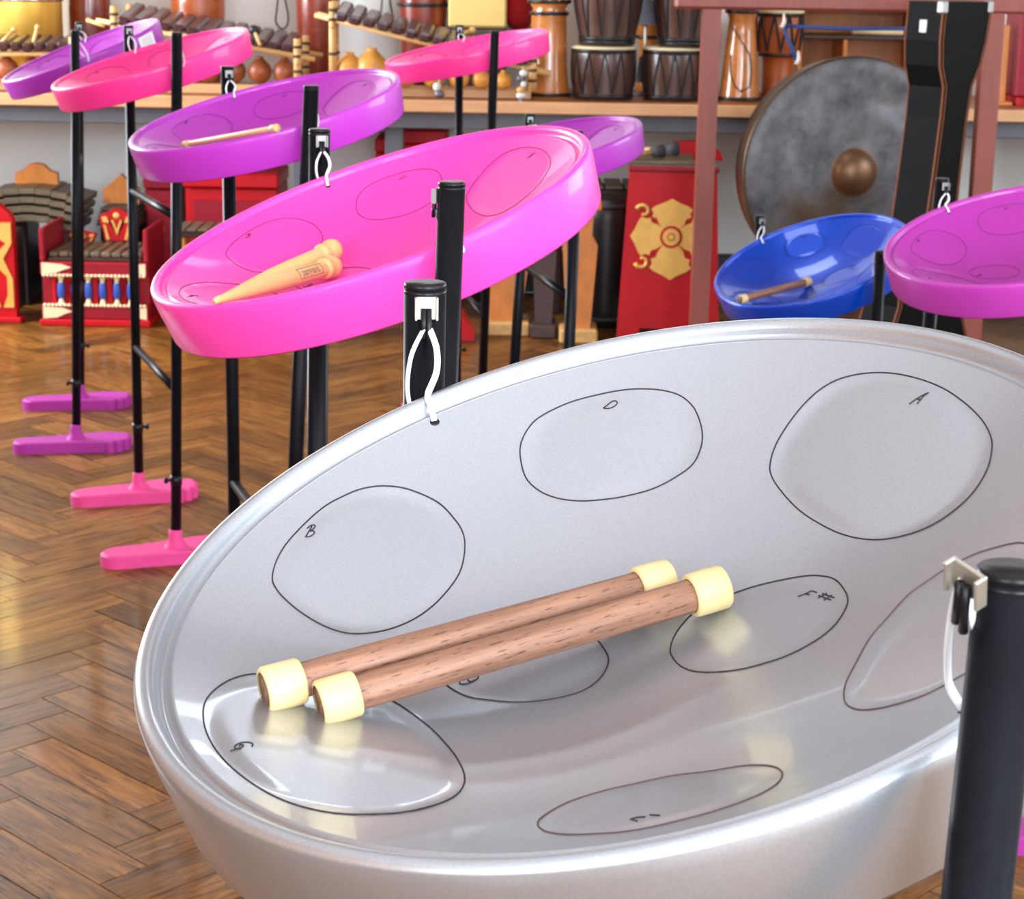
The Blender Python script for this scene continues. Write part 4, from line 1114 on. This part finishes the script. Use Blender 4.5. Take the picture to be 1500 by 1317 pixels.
# carved red and gold instruments at the left
def crest_poly(w, h):
    half = [(0, h), (w*.30, h*.965), (w*.50, h*.90), (w*.62, h*.86), (w*.85, h*.84), (w, h*.76), (w*.98, h*.6), (w*.8, h*.3), (w*.72, 0)]
    return half + [(-x, z) for x, z in reversed(half[1:])]
def crest(parent, x, y, z, w, h, gold_v=True):
    o = MB().prism([(px_+x, pz+z) for px_, pz in crest_poly(w, h)], y, y+.025).build('crest', 'red_lacquer', parent)
    def g(pts): MB().prism([(x+a*w, z+b*h) for a, b in pts], y-.003, y).build('gold_ornament', 'gold_leaf', o)
    g([(-.88, .74), (-.60, .76), (-.48, .62), (-.30, .60), (.0, .18), (-.0, .36), (-.22, .66), (-.5, .56), (-.80, .58)])
    g([(.88, .74), (.60, .76), (.48, .62), (.30, .60), (.0, .18), (.0, .36), (.22, .66), (.5, .56), (.80, .58)])
    g([(-.78, .50), (-.66, .50), (-.44, .05), (-.60, .03)]); g([(.78, .50), (.66, .50), (.44, .05), (.60, .03)])
    MB().lathe([(.0001, .004), (w*.12, .004), (w*.2, .002), (w*.2, 0)], 14, Matrix.Translation((x, y, z+h*.78)) @ YR).build('gold_ornament', 'gold_leaf', o)
    return o
# (1) chest at the picture's left edge
p = floor_at(-18, 472); Y = p.y
t = thing('gamelan_chest', 'tall red gamelan end piece with gold diamond carving', 'gamelan', (p.x, Y, 0))
h1 = Z(0, 284, Y); w1 = 48*px(Y)
pts = [(-w1, 0), (w1, 0), (w1*.94, .02), (w1*.94, h1*.80), (w1*.8, h1*.86), (w1*.45, h1*.93), (0, h1), (-w1*.45, h1*.93), (-w1*.8, h1*.86), (-w1*.94, h1*.80), (-w1*.94, .02)]
e_ = MB().prism(pts, 0, .04).build('end_panel', 'red_lacquer', t)
MB().bbox(-w1*1.06, w1*1.1, -.012, .05, 0, .018, .003).build('plinth', 'red_lacquer', t)
def g1(q): MB().prism([(a*w1, b*h1) for a, b in q], -.004, 0).build('gold_ornament', 'gold_leaf', e_)
for sx in (-1, 1):
    g1([(sx*.88, .12), (sx*.88, .34), (sx*.60, .50), (sx*.88, .62), (sx*.88, .78), (sx*.55, .78), (sx*.46, .66), (sx*.70, .62), (sx*.30, .52), (sx*.30, .46), (sx*.70, .36), (sx*.70, .22), (sx*.55, .12)])
    g1([(sx*.08, .12), (sx*.46, .12), (sx*.34, .24), (sx*.12, .36), (sx*.0, .30)])
    g1([(sx*.04, .58), (sx*.22, .62), (sx*.34, .80), (sx*.12, .86), (sx*.0, .8)])
MB().bbox(-w1*.9, w1*.9, .04, .15, .03, h1*.7, .006).build('body', 'black_wood', t)
# bronze metallophone behind it, keys in an arc
t = thing('metallophone', 'old bronze keyed metallophone with carved orange crest by the wall', 'metallophone', (X(55, 300, 6.62), 6.60, 0))
zt = Z(55, 262, 6.62); sM = px(6.62)
MB().bbox(-.20, -.02, -.06, .12, 0, zt-.10, .006).build('body', 'black_wood', t)
MB().bbox(.09, .125, -.06, .12, 0, zt-.10, .004).build('leg', 'dark_wood', t)
for j in range(4):
    for k in range(7):
        a = -.42+.14*k; rr = .62-.030*j
        M = Matrix.Translation((rr*math.sin(a)*.62, -.10, zt-.025-.030*j-(.62*(1-math.cos(a)))*.55)) @ Matrix.Rotation(a*.55, 4, 'Y')
        MB().bbox(-.027, .027, -.02, .22, -.011, .011, .003, M).build('key', 'bronze_key', t)
wp = 32*sM; hp_ = Z(50, 240, 6.62)-zt
MB().prism([(-wp, zt-.02), (wp, zt-.02), (wp*.98, zt+hp_*.4), (wp*.62, zt+hp_*.55), (wp*.34, zt+hp_*.95), (0, zt+hp_*1.05), (-wp*.34, zt+hp_*.95), (-wp*.62, zt+hp_*.55), (-wp*.98, zt+hp_*.4)], .02, .05).build('crest', 'orange_wood', t)
t = thing('metallophone', 'bronze keyed metallophone with orange crest beside the tall dark red box', 'metallophone', (X(178, 300, 6.66), 6.66, 0))
zt = Z(180, 300, 6.62)
MB().bbox(-.065, .065, -.05, .10, 0, zt-.07, .006).build('body', 'black_wood', t)
for k in range(5): MB().bbox(-.072+.004*k, .072-.004*k, -.08, .14, zt-.068+.013*k, zt-.058+.013*k, .003).build('key', 'bronze_key', t)
MB().prism([(-.06, zt), (.06, zt), (.06, zt+.05), (.03, zt+.07), (0, zt+.10), (-.03, zt+.07), (-.06, zt+.05)], .0, .03).build('crest', 'orange_wood', t)
# (2) low saron with blue columns
p = floor_at(138, 478); Y = p.y; sS = px(Y)
t = thing('saron', 'low red and cream saron with a row of blue columns', 'gamelan', (p.x, Y, 0))
x0, x1 = X(60, 430, Y)-p.x, X(217, 430, Y)-p.x
z_b, z_m0, z_m1, z_t = Z(138, 458, Y), Z(138, 448, Y), Z(138, 405, Y), Z(138, 385, Y)
D_ = .30
MB().bbox(x0-.006, x1+.006, -.01, D_, 0, .022, .004).build('plinth', 'red_lacquer', t)
br_ = MB().bbox(x0, x1, 0, D_, .022, z_m0, .004).build('bottom_rail', 'dark_red_lacquer', t)
MB().bbox(x0, x1, .03, D_-.02, z_m0, z_m1, .002).build('back_panel', 'dark_red_lacquer', t)
tr_ = MB().bbox(x0, x1, 0, D_, z_m1, z_t, .004).build('top_rail', 'dark_red_lacquer', t)
for (rail, za, zb2) in ((br_, .024, z_m0-.004), (tr_, z_m1+.006, z_t-.002)):
    for sx in (-1, 1):
        xc = x0 if sx < 0 else x1; L_ = .10
        zm = (za+zb2)/2
        MB().prism([(xc-sx*.006, za), (xc-sx*.05, za+(zb2-za)*.1), (xc-sx*.075, zm-.004), (xc-sx*L_, zm+.004), (xc-sx*.07, zb2-.004), (xc-sx*.006, zb2)] if sx < 0 else
                   [(xc-.006, za), (xc-.03, za+.004), (xc-.05, zm), (xc-.032, zb2-.002), (xc-.006, zb2)], -.004, 0).build('gold_ornament', 'cream_paint', rail)
nb = 26
for k in range(nb):
    xx = x0+.012+(x1-x0-.024)*k/(nb-1)
    MB().ball((xx, -.001, z_m1+.002), .0062, .006, .0055, 8, 5).build('bead', 'cream_paint', tr_)
    MB().ball((xx, -.001, z_m0+.001), .0062, .006, .0055, 8, 5).build('bead', 'cream_paint', br_)
for u in (88, 128, 149, 170, 108, 190):
    xx = X(u, 428, Y)-p.x; h = z_m1-z_m0; zc_ = z_m0
    o = MB().lathe([(.008, h*.22), (.0115, h*.30), (.0125, h*.5), (.0115, h*.68), (.008, h*.76)], 14, Matrix.Translation((xx, .016, zc_))).build('column', 'blue_enamel', t)
    MB().lathe([(.012, .0), (.009, h*.1), (.006, h*.2), (.008, h*.24)], 12, Matrix.Translation((xx, .016, zc_))).lathe([(.008, h*.74), (.006, h*.8), (.010, h*.9), (.012, h*1.)], 12, Matrix.Translation((xx, .016, zc_))).build('column_end', 'cream_paint', o)
    for dx in (-.021, .021):
        MB().bbox(xx+dx-.006, xx+dx+.006, .012, .03, zc_+.002, zc_+h-.002, .003).build('red_bar', 'red_lacquer', t)
for k in range(9):
    xx = x0+.02+(x1-x0-.04)*(k+.5)/9
    MB().bbox(xx-.016, xx+.016, .03, D_-.03, z_t+.010, z_t+.030, .006).build('key', 'bronze_key', t)
for xx in (x0+.006, x1-.006): MB().bbox(xx-.008, xx+.008, .01, D_, z_t, Z(62, 335, Y), .004).build('side_post', 'dark_red_lacquer', t)
crest(t, X(145, 340, Y)-p.x, D_-.02, z_t+.03, 27*sS, Z(145, 305, Y+.28)-z_t-.03)
crest(t, X(92, 350, Y)-p.x, D_-.02, z_t+.02, 22*sS, Z(92, 338, Y+.28)-z_t-.02)
MB().bbox(x0+.02, x1-.02, .02, .035, z_t, z_t+.012, .003).build('key_rest', 'dark_wood', t)
